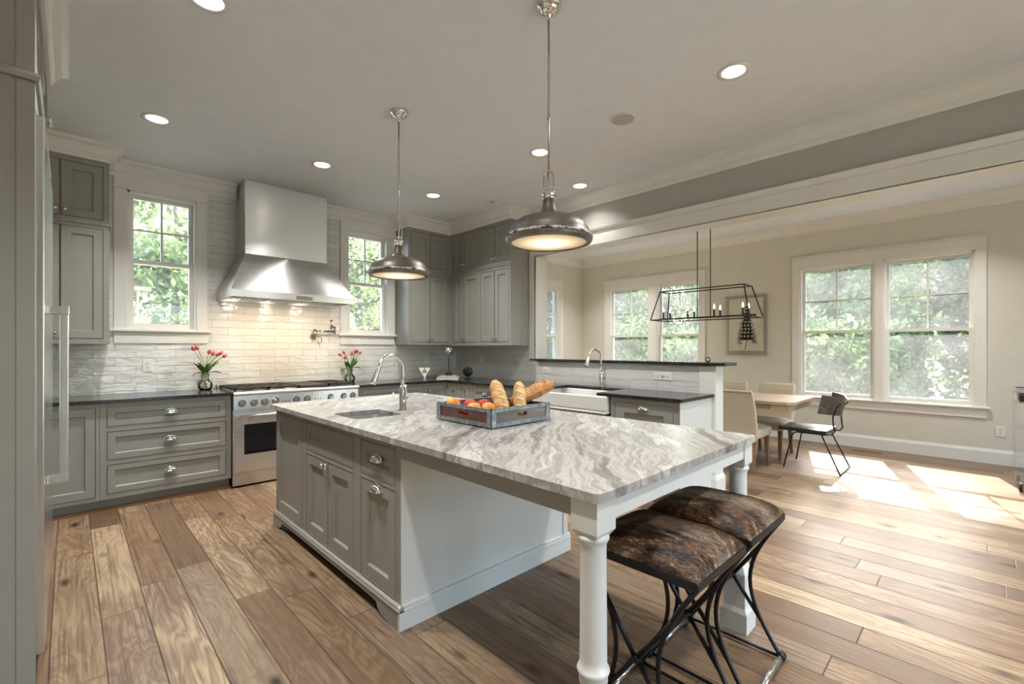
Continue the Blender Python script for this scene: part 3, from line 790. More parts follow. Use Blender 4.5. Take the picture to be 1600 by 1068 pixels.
# ---- right upper cabinets
TS = lambda a, b, n: (3.90-n, a, b)
t = thing('wall_cabinet', 'greige wall cabinet right of the second window, on the range wall', 'cabinet', (3.55, 5.44, 1.378))
A = (3.245, 3.545, 3.845)
cab_body(TU, 3.20, 4.235, 1.378, 2.93, 0.328, [(A[0], A[2], 2.425, 2.885), (A[0], A[2], 1.412, 2.325)], t, M['cabinet'])
for i in (0, 1):
    for lo, hi in ((2.425, 2.885), (1.412, 2.325)):
        d = shaker(TU, A[i], A[i+1], lo, hi, 'door', M['cabinet'], t); knob(TU, A[1]+(-0.03, 0.03)[i], lo+0.05, d)
sweep([(3.20, 5.595), (3.20, 5.27), (3.89, 5.27)], [(0, 2.362), (0.010, 2.362), (0.014, 2.375), (0.010, 2.386), (0, 2.386)]).build('rail_moulding', M['cabinet'], t)
for lab, y0, y1 in (('greige wall cabinet on the sink wall next to the inside corner', 4.66, 5.268), ('greige wall cabinet on the sink wall nearest the dining room opening', 4.053, 4.658)):
    t = thing('wall_cabinet', lab, 'cabinet', (4.07, (y0+y1)/2, 1.378))
    if y1 > 5: B = (4.69, 4.992, 5.225)
    else: B = (4.085, 4.352, 4.625)
    cab_body(TS, y0, y1, 1.378, 2.93, 0.333, [(B[0], B[2], 2.425, 2.885), (B[0], B[2], 1.412, 2.325)], t, M['cabinet'])
    for i in (0, 1):
        for lo, hi in ((2.425, 2.885), (1.412, 2.325)):
            d = shaker(TS, B[i], B[i+1], lo, hi, 'door', M['cabinet'], t); knob(TS, B[1]+(-0.03, 0.03)[i], lo+0.05, d)
    pth = [(3.90, y1), (3.90, y0)] if y1 > 5 else [(3.90, y1), (3.90, y0), (4.23, y0)]
    sweep(pth, [(0, 2.362), (0.010, 2.362), (0.014, 2.375), (0.010, 2.386), (0, 2.386)]).build('rail_moulding', M['cabinet'], t)
    sweep(pth, [(0, 1.368), (0.008, 1.368), (0.008, 1.384), (0, 1.384)]).build('light_rail', M['cabinet'], t)
struct(sweep([(3.198, 5.598), (3.198, 5.268), (3.898, 5.268), (3.898, 4.051), (4.233, 4.051)], CROWN).build('trim_11', M['trim']))

# ---- base cabinets right of the range and along the sink wall
TC = lambda a, b, n: (3.61-n, a, b)
t = thing('drawer_cabinet', 'greige drawer cabinet right of the range', 'cabinet', (2.82, 5.3, 0))
op = [(2.416, 3.242, 0.70, 0.85), (2.416, 3.242, 0.42, 0.665), (2.416, 3.242, 0.14, 0.385)]
cab_body(TF, 2.362, 3.275, 0, 0.884, 0.61, op, t, M['cabinet'], toe=0.1)
for o_ in op:
    d = shaker(TF, *o_, 'drawer', M['cabinet'], t, fr=0.04); cup(TF, (o_[0]+o_[1])/2, (o_[2]+o_[3])/2, d)
t = thing('corner_cabinet', 'greige inside-corner base cabinet with two doors meeting at the corner', 'cabinet', (3.75, 5.2, 0))
g = G(); g.box(3.277, 4.23, 5.001, 5.595, 0.1, 0.884); g.box(3.631, 4.23, 4.70, 5.0, 0.1, 0.884); g.box(3.277, 3.68, 5.05, 5.5, 0, 0.1); g.box(3.68, 4.2, 4.70, 5.5, 0, 0.1)
g.T = TF; g.cells(3.277, 3.61, 0.1, 0.884, [(3.305, 3.575, 0.13, 0.85)], -0.02, 0)
g.T = TC; g.cells(4.70, 4.98, 0.1, 0.884, [(4.741, 4.965, 0.13, 0.85)], -0.02, 0)
g.build('cabinet_body', M['cabinet'], t)
d = shaker(TF, 3.305, 3.575, 0.13, 0.85, 'door', M['cabinet'], t); knob(TF, 3.335, 0.79, d)
shaker(TC, 4.741, 4.965, 0.13, 0.85, 'door', M['cabinet'], t)
t = thing('base_cabinet', 'narrow greige base cabinet next to the inside corner on the sink wall', 'cabinet', (3.92, 4.6, 0))
cab_body(TC, 4.50, 4.698, 0, 0.884, 0.6, [(4.53, 4.674, 0.13, 0.85)], t, M['cabinet'], toe=0.1)
shaker(TC, 4.53, 4.674, 0.13, 0.85, 'door', M['cabinet'], t, fr=0.045)
t = thing('drawer_cabinet', 'greige drawer cabinet left of the white farmhouse sink', 'cabinet', (3.92, 3.95, 0))
op = [(3.46, 4.44, 0.70, 0.85), (3.46, 4.44, 0.42, 0.665), (3.46, 4.44, 0.14, 0.385)]
cab_body(TC, 3.43, 4.498, 0, 0.884, 0.6, op, t, M['cabinet'], toe=0.1)
for o_ in op:
    d = shaker(TC, *o_, 'drawer', M['cabinet'], t, fr=0.045); cup(TC, 4.2 if o_[2] > 0.6 else 3.95, (o_[2]+o_[3])/2, d)
t = thing('sink_cabinet', 'greige sink base cabinet under the white farmhouse sink', 'cabinet', (3.92, 2.93, 0))
cab_body(TC, 2.415, 3.428, 0, 0.70, 0.6, [(2.46, 2.92, 0.13, 0.66), (2.92, 3.39, 0.13, 0.66)], t, M['cabinet'], toe=0.1)
for p, q in ((2.46, 2.92), (2.92, 3.39)):
    d = shaker(TC, p, q, 0.13, 0.66, 'door', M['cabinet'], t); knob(TC, 2.92+(0.03 if p > 2.6 else -0.03), 0.6, d)
t = thing('end_cabinet', 'greige end cabinet with one pull-out front right of the farmhouse sink', 'cabinet', (3.92, 2.07, 0))
cab_body(TC, 1.745, 2.413, 0, 0.884, 0.61, [(1.80, 2.375, 0.13, 0.845)], t, M['cabinet'], toe=0.1)
d = shaker(TC, 1.80, 2.375, 0.13, 0.845, 'drawer_front', M['cabinet'], t, fr=0.085); cup(TC, 2.085, 0.80, d)
G().box(3.602, 4.225, 1.737, 1.745, 0.0, 0.884).build('end_panel', M['island_white'], t)
# L-shaped black counter with the sink cut-out
g = G()
g.prism([(2.352, 4.945), (3.585, 4.945), (3.585, 3.30), (4.08, 3.30), (4.08, 2.56), (3.585, 2.56), (3.585, 1.717), (4.233, 1.717), (4.233, YW), (2.352, YW)], 0.884, 0.914)
tag(g.build('countertop', M['black_stone'], bevel=0.004), 'polished black stone countertop turning the corner to the farmhouse sink', 'countertop')
g = G().prism([(4.19, 1.605), (4.47, 1.605), (4.47, 3.917), (4.19, 3.917)], 1.17, 1.20)
tag(g.build('stone_ledge', M['black_stone'], bevel=0.006), 'black stone ledge capping the half wall above the farmhouse sink', 'countertop')
# farmhouse sink
g = G()
x0, x1, y0, y1, zb, zt = 3.545, 4.10, 2.44, 3.41, 0.715, 0.883; w = 0.028
g.box(x0, x1, y0, y1, zb, zb+w); g.box(x0, x0+w, y0, y1, zb+w, zt); g.box(x1-w, x1, y0, y1, zb+w, zt)
g.box(x0+w, x1-w, y0, y0+w, zb+w, zt); g.box(x0+w, x1-w, y1-w, y1, zb+w, zt)
tag(g.build('farmhouse_sink', M['porcelain'], bevel=0.012, seg=3), 'white apron-front farmhouse sink set in the black counter', 'sink')

# ================================================================ ISLAND
TI = lambda a, b, n: (1.13-n, a, b)
isl = thing('kitchen_island', 'large kitchen island with greige panelled doors, pale end panel and turned legs', 'island', (1.75, 2.8, 0))
g = G(TI)
opn = [(3.203, 3.722, 0.125, 0.845), (2.426, 3.128, 0.672, 0.845), (2.426, 3.128, 0.125, 0.646), (1.974, 2.337, 0.672, 0.845), (1.974, 2.337, 0.125, 0.648)]
cab_body(TI, 1.927, 3.735, 0.10, 0.884, 0.05, opn, isl, M['cabinet'], name='face_frame')
shaker(TI, 3.203, 3.722, 0.125, 0.845, 'door', M['cabinet'], isl, fr=0.062)
shaker(TI, 2.426, 3.128, 0.672, 0.845, 'drawer_front', M['cabinet'], isl, fr=0.05)
for p, q, s in ((2.426, 2.777, 1), (2.777, 3.128, -1)):
    d = shaker(TI, p, q, 0.125, 0.646, 'door', M['cabinet'], isl, fr=0.062)
    knob(TI, 2.777-s*0.03, 0.612, d)
d = shaker(TI, 1.974, 2.337, 0.672, 0.845, 'drawer', M['cabinet'], isl, fr=0.052); cup(TI, 2.155, 0.765, d)
d = shaker(TI, 1.974, 2.337, 0.125, 0.648, 'door', M['cabinet'], isl, fr=0.062); cup(TI, 2.155, 0.612, d)
# carcass around the sink bowl
g = G(); g.box(1.18, 2.36, 1.929, 2.45, 0.1, 0.883); g.box(1.18, 2.36, 3.0, 3.735, 0.1, 0.883); g.box(1.62, 2.36, 2.45, 3.0, 0.1, 0.883); g.box(1.18, 1.62, 2.45, 3.0, 0.1, 0.62)
g.build('cabinet_body', M['cabinet'], isl)
g = G(); g.box(1.131, 2.36, 1.921, 1.929, 0.10, 0.884); g.box(2.32, 2.362, 1.914, 1.921, 0.10, 0.884)
g.build('end_panel', M['island_white'], isl, bevel=0.001)
BM = [(0, 0), (0.0, 0.088), (-0.003, 0.092), (-0.003, 0.098), (-0.012, 0.106), (-0.016, 0.112), (-0.02, 0.112), (-0.02, 0)]
g = G()
g.prism([(2.385, 0), (2.385, 0.092), (2.382, 0.10), (2.372, 0.108), (2.36, 0.112), (1.134, 0.112), (1.112, 0.092), (1.112, 0.0)], 1.907, 1.921, 'ac')
g.prism([(1.905, 0.088), (1.905, 0.094), (1.909, 0.097), (1.912, 0.108), (1.921, 0.113), (1.925, 0.113), (1.925, 0.088)], 1.112, 2.384, 'bc')
g.build('end_base', M['island_white'], isl)
# long side base with bracket feet
pts = [(1.921, 0), (2.01, 0)]
for k in range(9):
    a = k/8*PI/2; pts.append((2.03+0.10*math.sin(a), 0.005+0.05*(1-math.cos(a))+0.0))
pts += [(2.22, 0.062), (3.52, 0.062)]
for k in range(8, -1, -1):
    a = k/8*PI/2; pts.append((3.71-0.10*math.sin(a)-0.05, 0.005+0.05*(1-math.cos(a))))
pts += [(3.68, 0), (3.742, 0), (3.742, 0.10), (1.921, 0.10)]
g = G().prism(pts, 1.112, 1.134, 'bc')
g.prism([(1.108, 0.088), (1.108, 0.094), (1.112, 0.097), (1.115, 0.108), (1.126, 0.114), (1.135, 0.114), (1.135, 0.088)], 1.905, 3.745, 'ac')
g.build('side_base', M['cabinet'], isl)
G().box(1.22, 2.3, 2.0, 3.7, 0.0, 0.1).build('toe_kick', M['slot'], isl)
# aprons and turned legs
G().box(1.100, 1.125, 0.872, 1.92, 0.822, 0.884).build('apron', M['cabinet'], isl)
G().box(1.19, 2.262, 0.784, 0.81, 0.815, 0.884).build('apron', M['island_white'], isl)
G().box(2.33, 2.352, 0.872, 1.92, 0.822, 0.884).build('apron', M['island_white'], isl)
def turned_leg(x, y):
    g = G(); h = 0.048
    g.box(x-h, x+h, y-h, y+h, 0.786, 0.884)
    g.hexa([(x-h, y-h, 0.786), (x+h, y-h, 0.786), (x+h, y+h, 0.786), (x-h, y+h, 0.786)], [(x-.036, y-.036, 0.768), (x+.036, y-.036, 0.768), (x+.036, y+.036, 0.768), (x-.036, y+.036, 0.768)])
    g.lathe([(0.03, 0.775), (0.045, 0.772), (0.0485, 0.766), (0.0485, 0.760), (0.044, 0.752), (0.041, 0.745), (0.0395, 0.735), (0.0405, 0.55), (0.0415, 0.40), (0.0415, 0.375), (0.047, 0.370), (0.050, 0.362), (0.047, 0.354), (0.0435, 0.348), (0.044, 0.33), (0.03, 0.29)], (x, y, 0), 28)
    q = 0.0485
    g.hexa([(x-q, y-q, 0.27), (x+q, y-q, 0.27), (x+q, y+q, 0.27), (x-q, y+q, 0.27)], [(x-.034, y-.034, 0.305), (x+.034, y-.034, 0.305), (x+.034, y+.034, 0.305), (x-.034, y+.034, 0.305)])
    g.box(x-q, x+q, y-q, y+q, 0.10, 0.27)
    b = 0.06
    g.box(x-b, x+b, y-b, y+b, 0, 0.092)
    g.hexa([(x-b, y-b, 0.092), (x+b, y-b, 0.092), (x+b, y+b, 0.092), (x-b, y+b, 0.092)], [(x-q-.002, y-q-.002, 0.112), (x+q+.002, y-q-.002, 0.112), (x+q+.002, y+q+.002, 0.112), (x-q-.002, y+q+.002, 0.112)])
    return g.build('leg', M['island_white'], isl)
turned_leg(1.142, 0.826); turned_leg(2.308, 0.826)
# stone slab with rounded corners and sink hole
def rounded(x0, x1, y0, y1, r, n=6):
    p = []
    for cx, cy, a0 in ((x1-r, y1-r, 0), (x0+r, y1-r, PI/2), (x0+r, y0+r, PI), (x1-r, y0+r, 1.5*PI)):
        for k in range(n+1): a = a0+k/n*PI/2; p.append((cx+r*math.cos(a), cy+r*math.sin(a)))
    return p
sl_out = rounded(1.08, 2.37, 0.762, 3.73, 0.028); sl_in = rounded(1.205, 1.525, 2.555, 2.905, 0.05)
bm = bmesh.new()
def ring_bm(pts, z): return [bm.verts.new((x, y, z)) for x, y in pts]
tops = []
for z in (0.914, 0.884):
    A = ring_bm(sl_out, z); B = ring_bm(sl_in, z)
    for R in (A, B):
        for i in range(len(R)): bm.edges.new((R[i], R[(i+1) % len(R)]))
    es = [e for e in bm.edges if all(v in A or v in B for v in e.verts)]
    bmesh.ops.triangle_fill(bm, edges=es, use_beauty=True); tops.append((A, B))
for k in (0, 1):
    U, L = tops[0][k], tops[1][k]
    for i in range(len(U)): bm.faces.new((U[i], U[(i+1) % len(U)], L[(i+1) % len(L)], L[i]))
bmesh.ops.recalc_face_normals(bm, faces=bm.faces)
me = bpy.data.meshes.new('island_countertop'); bm.to_mesh(me); bm.free(); me.materials.append(M['granite'])
o = bpy.data.objects.new('island_countertop', me); C.objects.link(o)
md = o.modifiers.new('soft edges', 'BEVEL'); md.width = 0.005; md.segments = 2; md.limit_method = 'ANGLE'; md.angle_limit = math.radians(50)
tag(o, 'grey and brown veined stone slab on top of the island', 'countertop')
# island sink bowl
g = G()
P0 = rounded(1.203, 1.527, 2.553, 2.907, 0.052); P1 = rounded(1.215, 1.515, 2.565, 2.895, 0.05); P2 = rounded(1.24, 1.49, 2.59, 2.87, 0.04)
rows = [[(x, y, 0.883) for x, y in rounded(1.19, 1.54, 2.54, 2.92, 0.06)], [(x, y, 0.883) for x, y in P0], [(x, y, 0.70) for x, y in P1], [(x, y, 0.68) for x, y in P2]]
n = len(P0); vs = [v for r in rows for v in r]
fs = [(i*n+k, i*n+(k+1) % n, (i+1)*n+(k+1) % n, (i+1)*n+k) for i in range(3) for k in range(n)]+[tuple(3*n+k for k in range(n))]
g.add(vs, fs)
t = g.build('prep_sink', M['steel'])
tag(t, 'small stainless undermount sink in the island top', 'sink')
g = G().lathe([(0.045, 0.0), (0.045, 0.003), (0.03, 0.004), (0.028, 0.001)], (1.365, 2.73, 0.681), 20); g.build('drain', M['chrome'], t)

def faucet(x, y, z, dirv, h, reach, label):
    d = Vector(dirv).normalized()
    t = thing('faucet', label, 'faucet', (x, y, z))
    g = G(); g.lathe([(0.0, 0), (0.028, 0), (0.028, 0.006), (0.0235, 0.012), (0.0235, 0.10), (0.021, 0.135), (0.0135, 0.17)], (x, y, z), 20); g.build('body', M['faucet'], t)
    r = reach/2; pts = [(x, y, z+0.14)]
    zc = z+h-r
    pts.append((x, y, zc-0.05))
    for k in range(0, 15):
        a = PI-k/14*PI*0.93
        pts.append((x+d.x*(r+r*math.cos(a)), y+d.y*(r+r*math.cos(a)), zc+r*math.sin(a)))
    g = G().tube(pts, 0.012, 12); g.build('spout', M['faucet'], t)
    e = Vector(pts[-1]); dr = (e-Vector(pts[-2])).normalized(); dr = (dr+d*0.12).normalized()
    g = G().tube([e-dr*0.005, e+dr*0.01, e+dr*0.05, e+dr*0.10, e+dr*0.115], [0.0135, 0.0145, 0.017, 0.0215, 0.0205], 14); g.build('spray_head', M['faucet'], t)
    s = Vector((d.y, -d.x, 0)); s = s if s.dot(Vector((0.7, -0.7, 0))) > 0 else -s
    p = Vector((x, y, z+0.085))
    g = G().tube([p, p+s*0.034], 0.017, 12); g.tube([p+s*0.03, p+s*0.036+Vector((0, 0, 0.03)), p+s*0.03+Vector((0, 0, 0.085))], [0.011, 0.009, 0.006], 10); g.build('lever_handle', M['faucet'], t)
    return t
faucet(1.625, 2.742, 0.9145, (-1, -0.12, 0), 0.37, 0.19, 'tall brushed nickel pull-down faucet on the island beside the small sink')
faucet(4.15, 2.90, 0.9145, (-1, 0.05, 0), 0.405, 0.20, 'tall brushed nickel pull-down faucet behind the farmhouse sink')

# ================================================================ RANGE
rg = thing('range', 'wide stainless gas range with black grates between the two tulip vases', 'stove', (1.73, 5.27, 0))
TG = lambda a, b, n: (a, 4.955-n, b)
g = G(); g.box(1.115, 2.348, 4.957, 5.585, 0.12, 0.90); g.build('body', M['steel'], rg)
g = G(TG); g.box(1.115, 2.348, 0.02, 0.135, -0.03, 0.0); g.build('kick_panel', M['steel'], rg)
for x in (1.17, 2.29):
    for y in (5.02, 5.5): G().lathe([(0.02, 0), (0.02, 0.12)], (x, y, 0), 12).build('foot', M['slot'], rg)
for (p, q, wn_) in ((1.119, 1.868, (1.205, 1.785)), (1.876, 2.344, (1.95, 2.27))):
    g = G(TG); g.box(p, q, 0.15, 0.712, 0.0, 0.028); d = g.build('oven_door', M['steel'], rg, bevel=0.003)
    g = G(TG); g.box(wn_[0], wn_[1], 0.315, 0.602, 0.027, 0.0295); g.build('window', M['oven_glass'], d)
    g = G(TG); g.tube([(p+0.035, 0.685, 0.062), (q-0.035, 0.685, 0.062)], 0.0125, 12)
    g.lathe([(0.02, 0), (0.02, 0.01)], (0, 0, 0), 12) if False else None
    for x in (p+0.03, q-0.03): g.tube([(x, 0.685, 0.026), (x, 0.685, 0.066)], 0.013, 10)
    g.build('handle', M['steel'], d)
g = G(TG); g.box(1.115, 2.348, 0.742, 0.878, 0.0, 0.032); cp = g.build('control_panel', M['steel'], rg, bevel=0.002)
for i, x in enumerate((1.186, 1.288, 1.384, 1.484, 1.682, 1.789, 2.035, 2.181, 2.284)):
    g = G(lambda a, b, n: TG(x+a, 0.805+b, 0.032+n)); g.lathe([(0.036, 0), (0.036, 0.004), (0.031, 0.006)], seg=20)
    g.lathe([(0.025, 0.004), (0.0265, 0.01), (0.0235, 0.032), (0.02, 0.036)], seg=18); g.box(-0.005, 0.005, -0.024, 0.024, 0.03, 0.043)
    k = g.build('knob', M['chrome'], cp)
    g = G(lambda a, b, n: TG(x+a, 0.805+b, 0.032+n)); g.lathe([(0.0315, 0.0045), (0.0315, 0.0066), (0.0275, 0.0066), (0.0275, 0.0045)], seg=20, cap=False)
    g.build('knob_ring', M['slot'], k)
g = G(TG)
for x in (1.235, 1.335, 1.435, 1.535, 1.565, 1.60, 1.735, 1.84, 1.90, 1.94, 2.09, 2.235):
    g.box(x-0.003, x+0.003, 0.852, 0.858, 0.032, 0.0335)
for x in (1.58, 1.90): 
    for k in range(3): g.lathe([(0.006, 0.032), (0.006, 0.034)], (x+0.03*(k-1), 0.80, 0), 8)
g.build('indicator_marks', M['slot'], cp)
# bullnose top
g = G(); nb = [(4.905+0.022*(1-math.sin(a)), 0.897+0.018*math.cos(a)) for a in [PI*k/8 for k in range(9)]]
g.prism([(5.58, 0.915), *[(4.9+0.02-0.02*math.sin(PI*k/8), 0.897+0.018*math.cos(PI*k/8)) for k in range(9)], (5.58, 0.879)], 1.113, 2.350, 'bc')
g.build('cooktop', M['steel'], rg)
G().box(1.113, 2.35, 5.575, 5.598, 0.88, 0.985 if False else 0.95).build('backguard', M['steel'], rg)
for i in range(4):
    if i == 2: continue
    a0 = 1.135+i*0.2995; a1 = a0+0.294
    g = G(); z0, z1 = 0.916, 0.948
    g.box(a0, a0+0.014, 4.975, 5.565, z0+0.012, z1); g.box(a1-0.014, a1, 4.975, 5.565, z0+0.012, z1)
    for y in (4.975, 5.26, 5.551): g.box(a0, a1, y, y+0.014, z0+0.012, z1)
    for cy in (5.12, 5.41):
        cx = (a0+a1)/2
        for k in range(8):
            an = k*PI/4+PI/8*0; p = Vector((cx+0.03*math.cos(an), cy+0.03*math.sin(an), z1-0.006)); q = Vector((cx+0.125*math.cos(an), cy+0.125*math.sin(an), z1-0.006)); g.tube([p, q], 0.0065, 6)
    for x in (a0, a1-0.014):
        for y in (4.98, 5.55): g.box(x, x+0.014, y, y+0.01, z0-0.002, z0+0.014)
    gr = g.build('grate', M['grate'], rg)
    g = G()
    for cy in (5.12, 5.41): g.lathe([(0.05, 0.914), (0.05, 0.922), (0.036, 0.932), (0.01, 0.935)], ((a0+a1)/2, cy, 0), 18)
    g.build('burner', M['black_gloss'], gr)
G().box(1.738, 2.028, 4.975, 5.565, 0.914, 0.944).build('griddle', M['grate'], rg, bevel=0.006)

# ================================================================ RANGE HOOD
hd = thing('range_hood', 'brushed stainless chimney range hood above the gas range', 'range hood', (1.72, 5.3, 1.83))
x0, x1, y0, y1 = 1.11, 2.335, 5.0, 5.598
g = G(); g.box(1.305, 2.145, 5.30, 5.598, 2.305, 2.86); g.box(1.302, 2.148, 5.297, 5.598, 2.74, 3.068)
g.build('chimney', M['steel'], hd)
g = G(); lo = [(x0, y0, 1.90), (x1, y0, 1.90), (x1, y1, 1.90), (x0, y1, 1.90)]; hi = [(1.305, 5.30, 2.31), (2.145, 5.30, 2.31), (2.145, y1, 2.31), (1.305, y1, 2.31)]
g.hexa(lo, hi); g.build('canopy', M['steel'], hd)
g = G(); w = 0.02
g.box(x0, x1, y0, y0+w, 1.832, 1.90); g.box(x0, x0+w, y0+w, y1, 1.832, 1.90); g.box(x1-w, x1, y0+w, y1, 1.832, 1.90); g.box(x0+w, x1-w, y1-w, y1, 1.832, 1.90)
g.build('lip', M['steel'], hd)
g = G()
for i in range(3):
    a0 = 1.14+i*0.392; 
    for k in range(7): g.box(a0+0.02+k*0.052, a0+0.046+k*0.052, 5.12, 5.50, 1.852, 1.868)
    g.box(a0, a0+0.015, 5.1, 5.52, 1.85, 1.87)
g.box(1.13, 2.315, 5.10, 5.12, 1.85, 1.87); g.box(1.13, 2.315, 5.5, 5.52, 1.85, 1.87)
g.build('baffle_filter', M['steel'], hd)
G().box(1.13, 2.315, 5.02, 5.578, 1.872, 1.878).build('filter_cavity', M['slot'], hd)
g = G(); g.box(1.705, 1.875, y0-0.002, y0, 1.842, 1.880); pl = g.build('name_plate', M['chrome'], hd)
g = G()
for k, (p, q, z) in enumerate([(1.765, 1.815, 1.872), (1.725, 1.738, 1.852), (1.752, 1.768, 1.852), (1.785, 1.80, 1.851), (1.812, 1.828, 1.852), (1.836, 1.86, 1.852)]):
    g.box(p, q, y0-0.003, y0-0.002, z-0.003, z+0.003)
g.build('engraving', M['slot'], pl)
for i, x in enumerate((1.35, 1.72, 2.10)):
    G().lathe([(0.035, 1.842), (0.035, 1.85)], (x, 5.06, 0), 16).build('hood_lamp', M['hood_lamp'], hd)
    l = area_light('hood_light', (x, 5.07, 1.838), (0, 0.35, -1), 0.07, 0.07, 3.2, (1.0, 0.80, 0.58), math.radians(150), 'DISK'); l.parent = hd; l.location = Vector((x, 5.07, 1.838))-Vector(hd['_o'])

# pot filler
pf = thing('pot_filler', 'folded bronze-nickel pot filler faucet on the tile right of the hood', 'faucet', (2.10, 5.598, 1.47))
M['pot'] = plain('aged nickel', (0.42, 0.36, 0.31), 0.25, 1.0)
g = G(); g.lathe([(0.034, 0), (0.034, -0.012), (0.022, -0.022), (0.018, -0.05)], (2.10, 5.599, 1.47), 18, 'y'); g.build('flange', M['pot'], pf)
g = G(); g.tube([(2.10, 5.54, 1.44), (2.10, 5.54, 1.56)], 0.014, 10); g.tube([(2.10, 5.54, 1.535), (2.33, 5.53, 1.535)], 0.0105, 10)
g.build('arm', M['pot'], pf)
g = G(); g.tube([(2.335, 5.53, 1.505), (2.335, 5.53, 1.60)], 0.014, 10); g.tube([(2.335, 5.53, 1.59), (2.265, 5.46, 1.59)], 0.0105, 10)
g.tube([(2.265, 5.46, 1.56), (2.265, 5.46, 1.665)], 0.012, 10); g.build('arm', M['pot'], pf)
g = G(); g.tube([(2.24, 5.45, 1.665), (2.29, 5.47, 1.668)], 0.005, 8); g.tube([(2.125, 5.53, 1.47), (2.165, 5.51, 1.46), (2.17, 5.51, 1.40)], 0.005, 8); g.build('valve_handle', M['pot'], pf)

# ================================================================ WALL PLATES
def outlet(T, a, b, label, wide=1, switch=False, horiz=False):
    o0 = T(a, b, 0); t = thing('light_switch' if switch else 'electrical_outlet', label, 'switch' if switch else 'outlet', o0)
    w, h = (0.036*1, 0.058) if not horiz else (0.058, 0.036)
    w *= wide
    g = G(T).box(a-w, a+w, b-h, b+h, 0.0, 0.006); g.build('cover_plate', M['plate'], t, bevel=0.002)
    n = max(1, int(round(wide)))
    for i in range(n):
        ca = a+(i-(n-1)/2)*0.062
        if switch:
            G(T).box(ca-0.016, ca+0.016, b-0.03, b+0.03, 0.005, 0.009).build('rocker', M['plate'], t)
        else:
            for s in (-1, 1):
                q = (ca, b+s*0.02) if not horiz else (ca+s*0.02, b)
                g = G(lambda x, y, z: T(q[0]+x, q[1]+y, z)); g.lathe([(0.0165, 0.005), (0.0165, 0.008)], seg=16)
                f = g.build('receptacle', M['plate'], t)
                g = G(lambda x, y, z: T(q[0]+x, q[1]+y, z)); g.box(-0.008, -0.0045, -0.002, 0.008, 0.008, 0.0085); g.box(0.0045, 0.008, -0.002, 0.008, 0.008, 0.0085); g.box(-0.003, 0.003, -0.011, -0.006, 0.008, 0.0085)
                g.build('slots', M['slot'], f)
    return t
TSI = lambda a, b, n: (XS-n, a, b)
outlet(TB, 0.543, 1.164, 'white wall outlet on the tile left of the pink tulips and range')
outlet(TB, 3.705, 1.18, 'white wall outlet on the tile behind the white triangle ornament')
outlet(TSI, 4.995, 1.173, 'white wall switch on the tile near the corner, behind the black disc ornament', switch=True)
outlet(TSI, 4.238, 1.171, 'white wall switch on the tile below the right end of the wall cabinets', switch=True)
outlet(TSI, 3.774, 1.062, 'white sideways outlet on the half wall left of the sink faucet', horiz=True)
outlet(TSI, 2.222, 1.052, 'wide white double outlet on the half wall right of the sink faucet', wide=1.7, horiz=True)
outlet(TR, -0.122, 0.38, 'white wall outlet low on the cream wall right of the large window')

# ================================================================ CEILING FIXTURES
CAN_POWER = 15.0
def can(x, y, z, label, power=1.0):
    t = thing('recessed_light', label, 'ceiling light', (x, y, z), 'recessed ceiling lights')
    G().lathe([(0.068, -0.002), (0.072, -0.006), (0.096, -0.004), (0.096, -0.0005), (0.068, -0.0005)], (x, y, z), 32, cap=False).build('trim_ring', M['can_white'], t)
    G().lathe([(0.0675, -0.003), (0.05, -0.0012), (0.0, -0.0012)], (x, y, z), 32, cap=False).build('lens', M['lamp'], t)
    l = area_light('can_lamp', (x, y, z-0.012), (0, 0, -1), 0.11, 0.11, CAN_POWER*power, (1.0, 0.985, 0.965), math.radians(115), 'DISK')
    l.parent = t; l.location = (0, 0, -0.012)
for x, y, lab in ((0.5, 2.70, 'recessed ceiling light cut by the top edge of the photo at left'), (0.48, 4.37, 'recessed ceiling light above the first window and left wall cabinet'),
                  (1.725, 4.37, 'recessed ceiling light in front of the hood'), (2.98, 4.37, 'recessed ceiling light between the far pendant and the corner cabinets'),
                  (3.005, 2.75, 'recessed ceiling light just left of the near pendant rod'), (3.93, 3.017, 'recessed ceiling light beside the header crown, right of the near pendant'),
                  (3.002, 1.10, 'large recessed ceiling light nearest the camera at upper right')):
    can(x, y, ZC, lab, 0.22 if x > 3.5 else 1.0)
for x, y in ((0.5, 0.9), (1.75, -0.6), (3.0, -0.7), (1.75, -2.4), (3.2, -2.4)): can(x, y, ZC, 'added ceiling fill light, unseen behind the camera')  # extra cans out of view, put in for more interior light
for x, y in ((5.3, 0.4), (6.7, 0.4), (5.3, 4.6), (6.7, 4.6)): can(x, y, ZD, 'added ceiling fill light brightening the dining room, unseen above the header')  # added cans hidden by the header, there only to brighten the dining room
t = thing('ceiling_speaker', 'round grey speaker grille flush in the ceiling', 'speaker', (3.023, 1.914, ZC))
G().lathe([(0.098, -0.0005), (0.098, -0.005), (0.088, -0.007), (0.084, -0.004)], (3.023, 1.914, ZC), 32, cap=False).build('rim', M['can_white'], t)
G().lathe([(0.085, -0.004), (0.05, -0.005), (0.0, -0.0055)], (3.023, 1.914, ZC), 32, cap=False).build('grille', M['speaker'], t)
tag(G().lathe([(0.0, -0.012), (0.022, -0.012), (0.028, -0.006), (0.03, -0.0005)], (3.61, 4.07, ZC), 20).build('sprinkler_cover', M['speaker']), 'tiny round grey cap on the ceiling above the corner cabinets', 'ceiling cap')

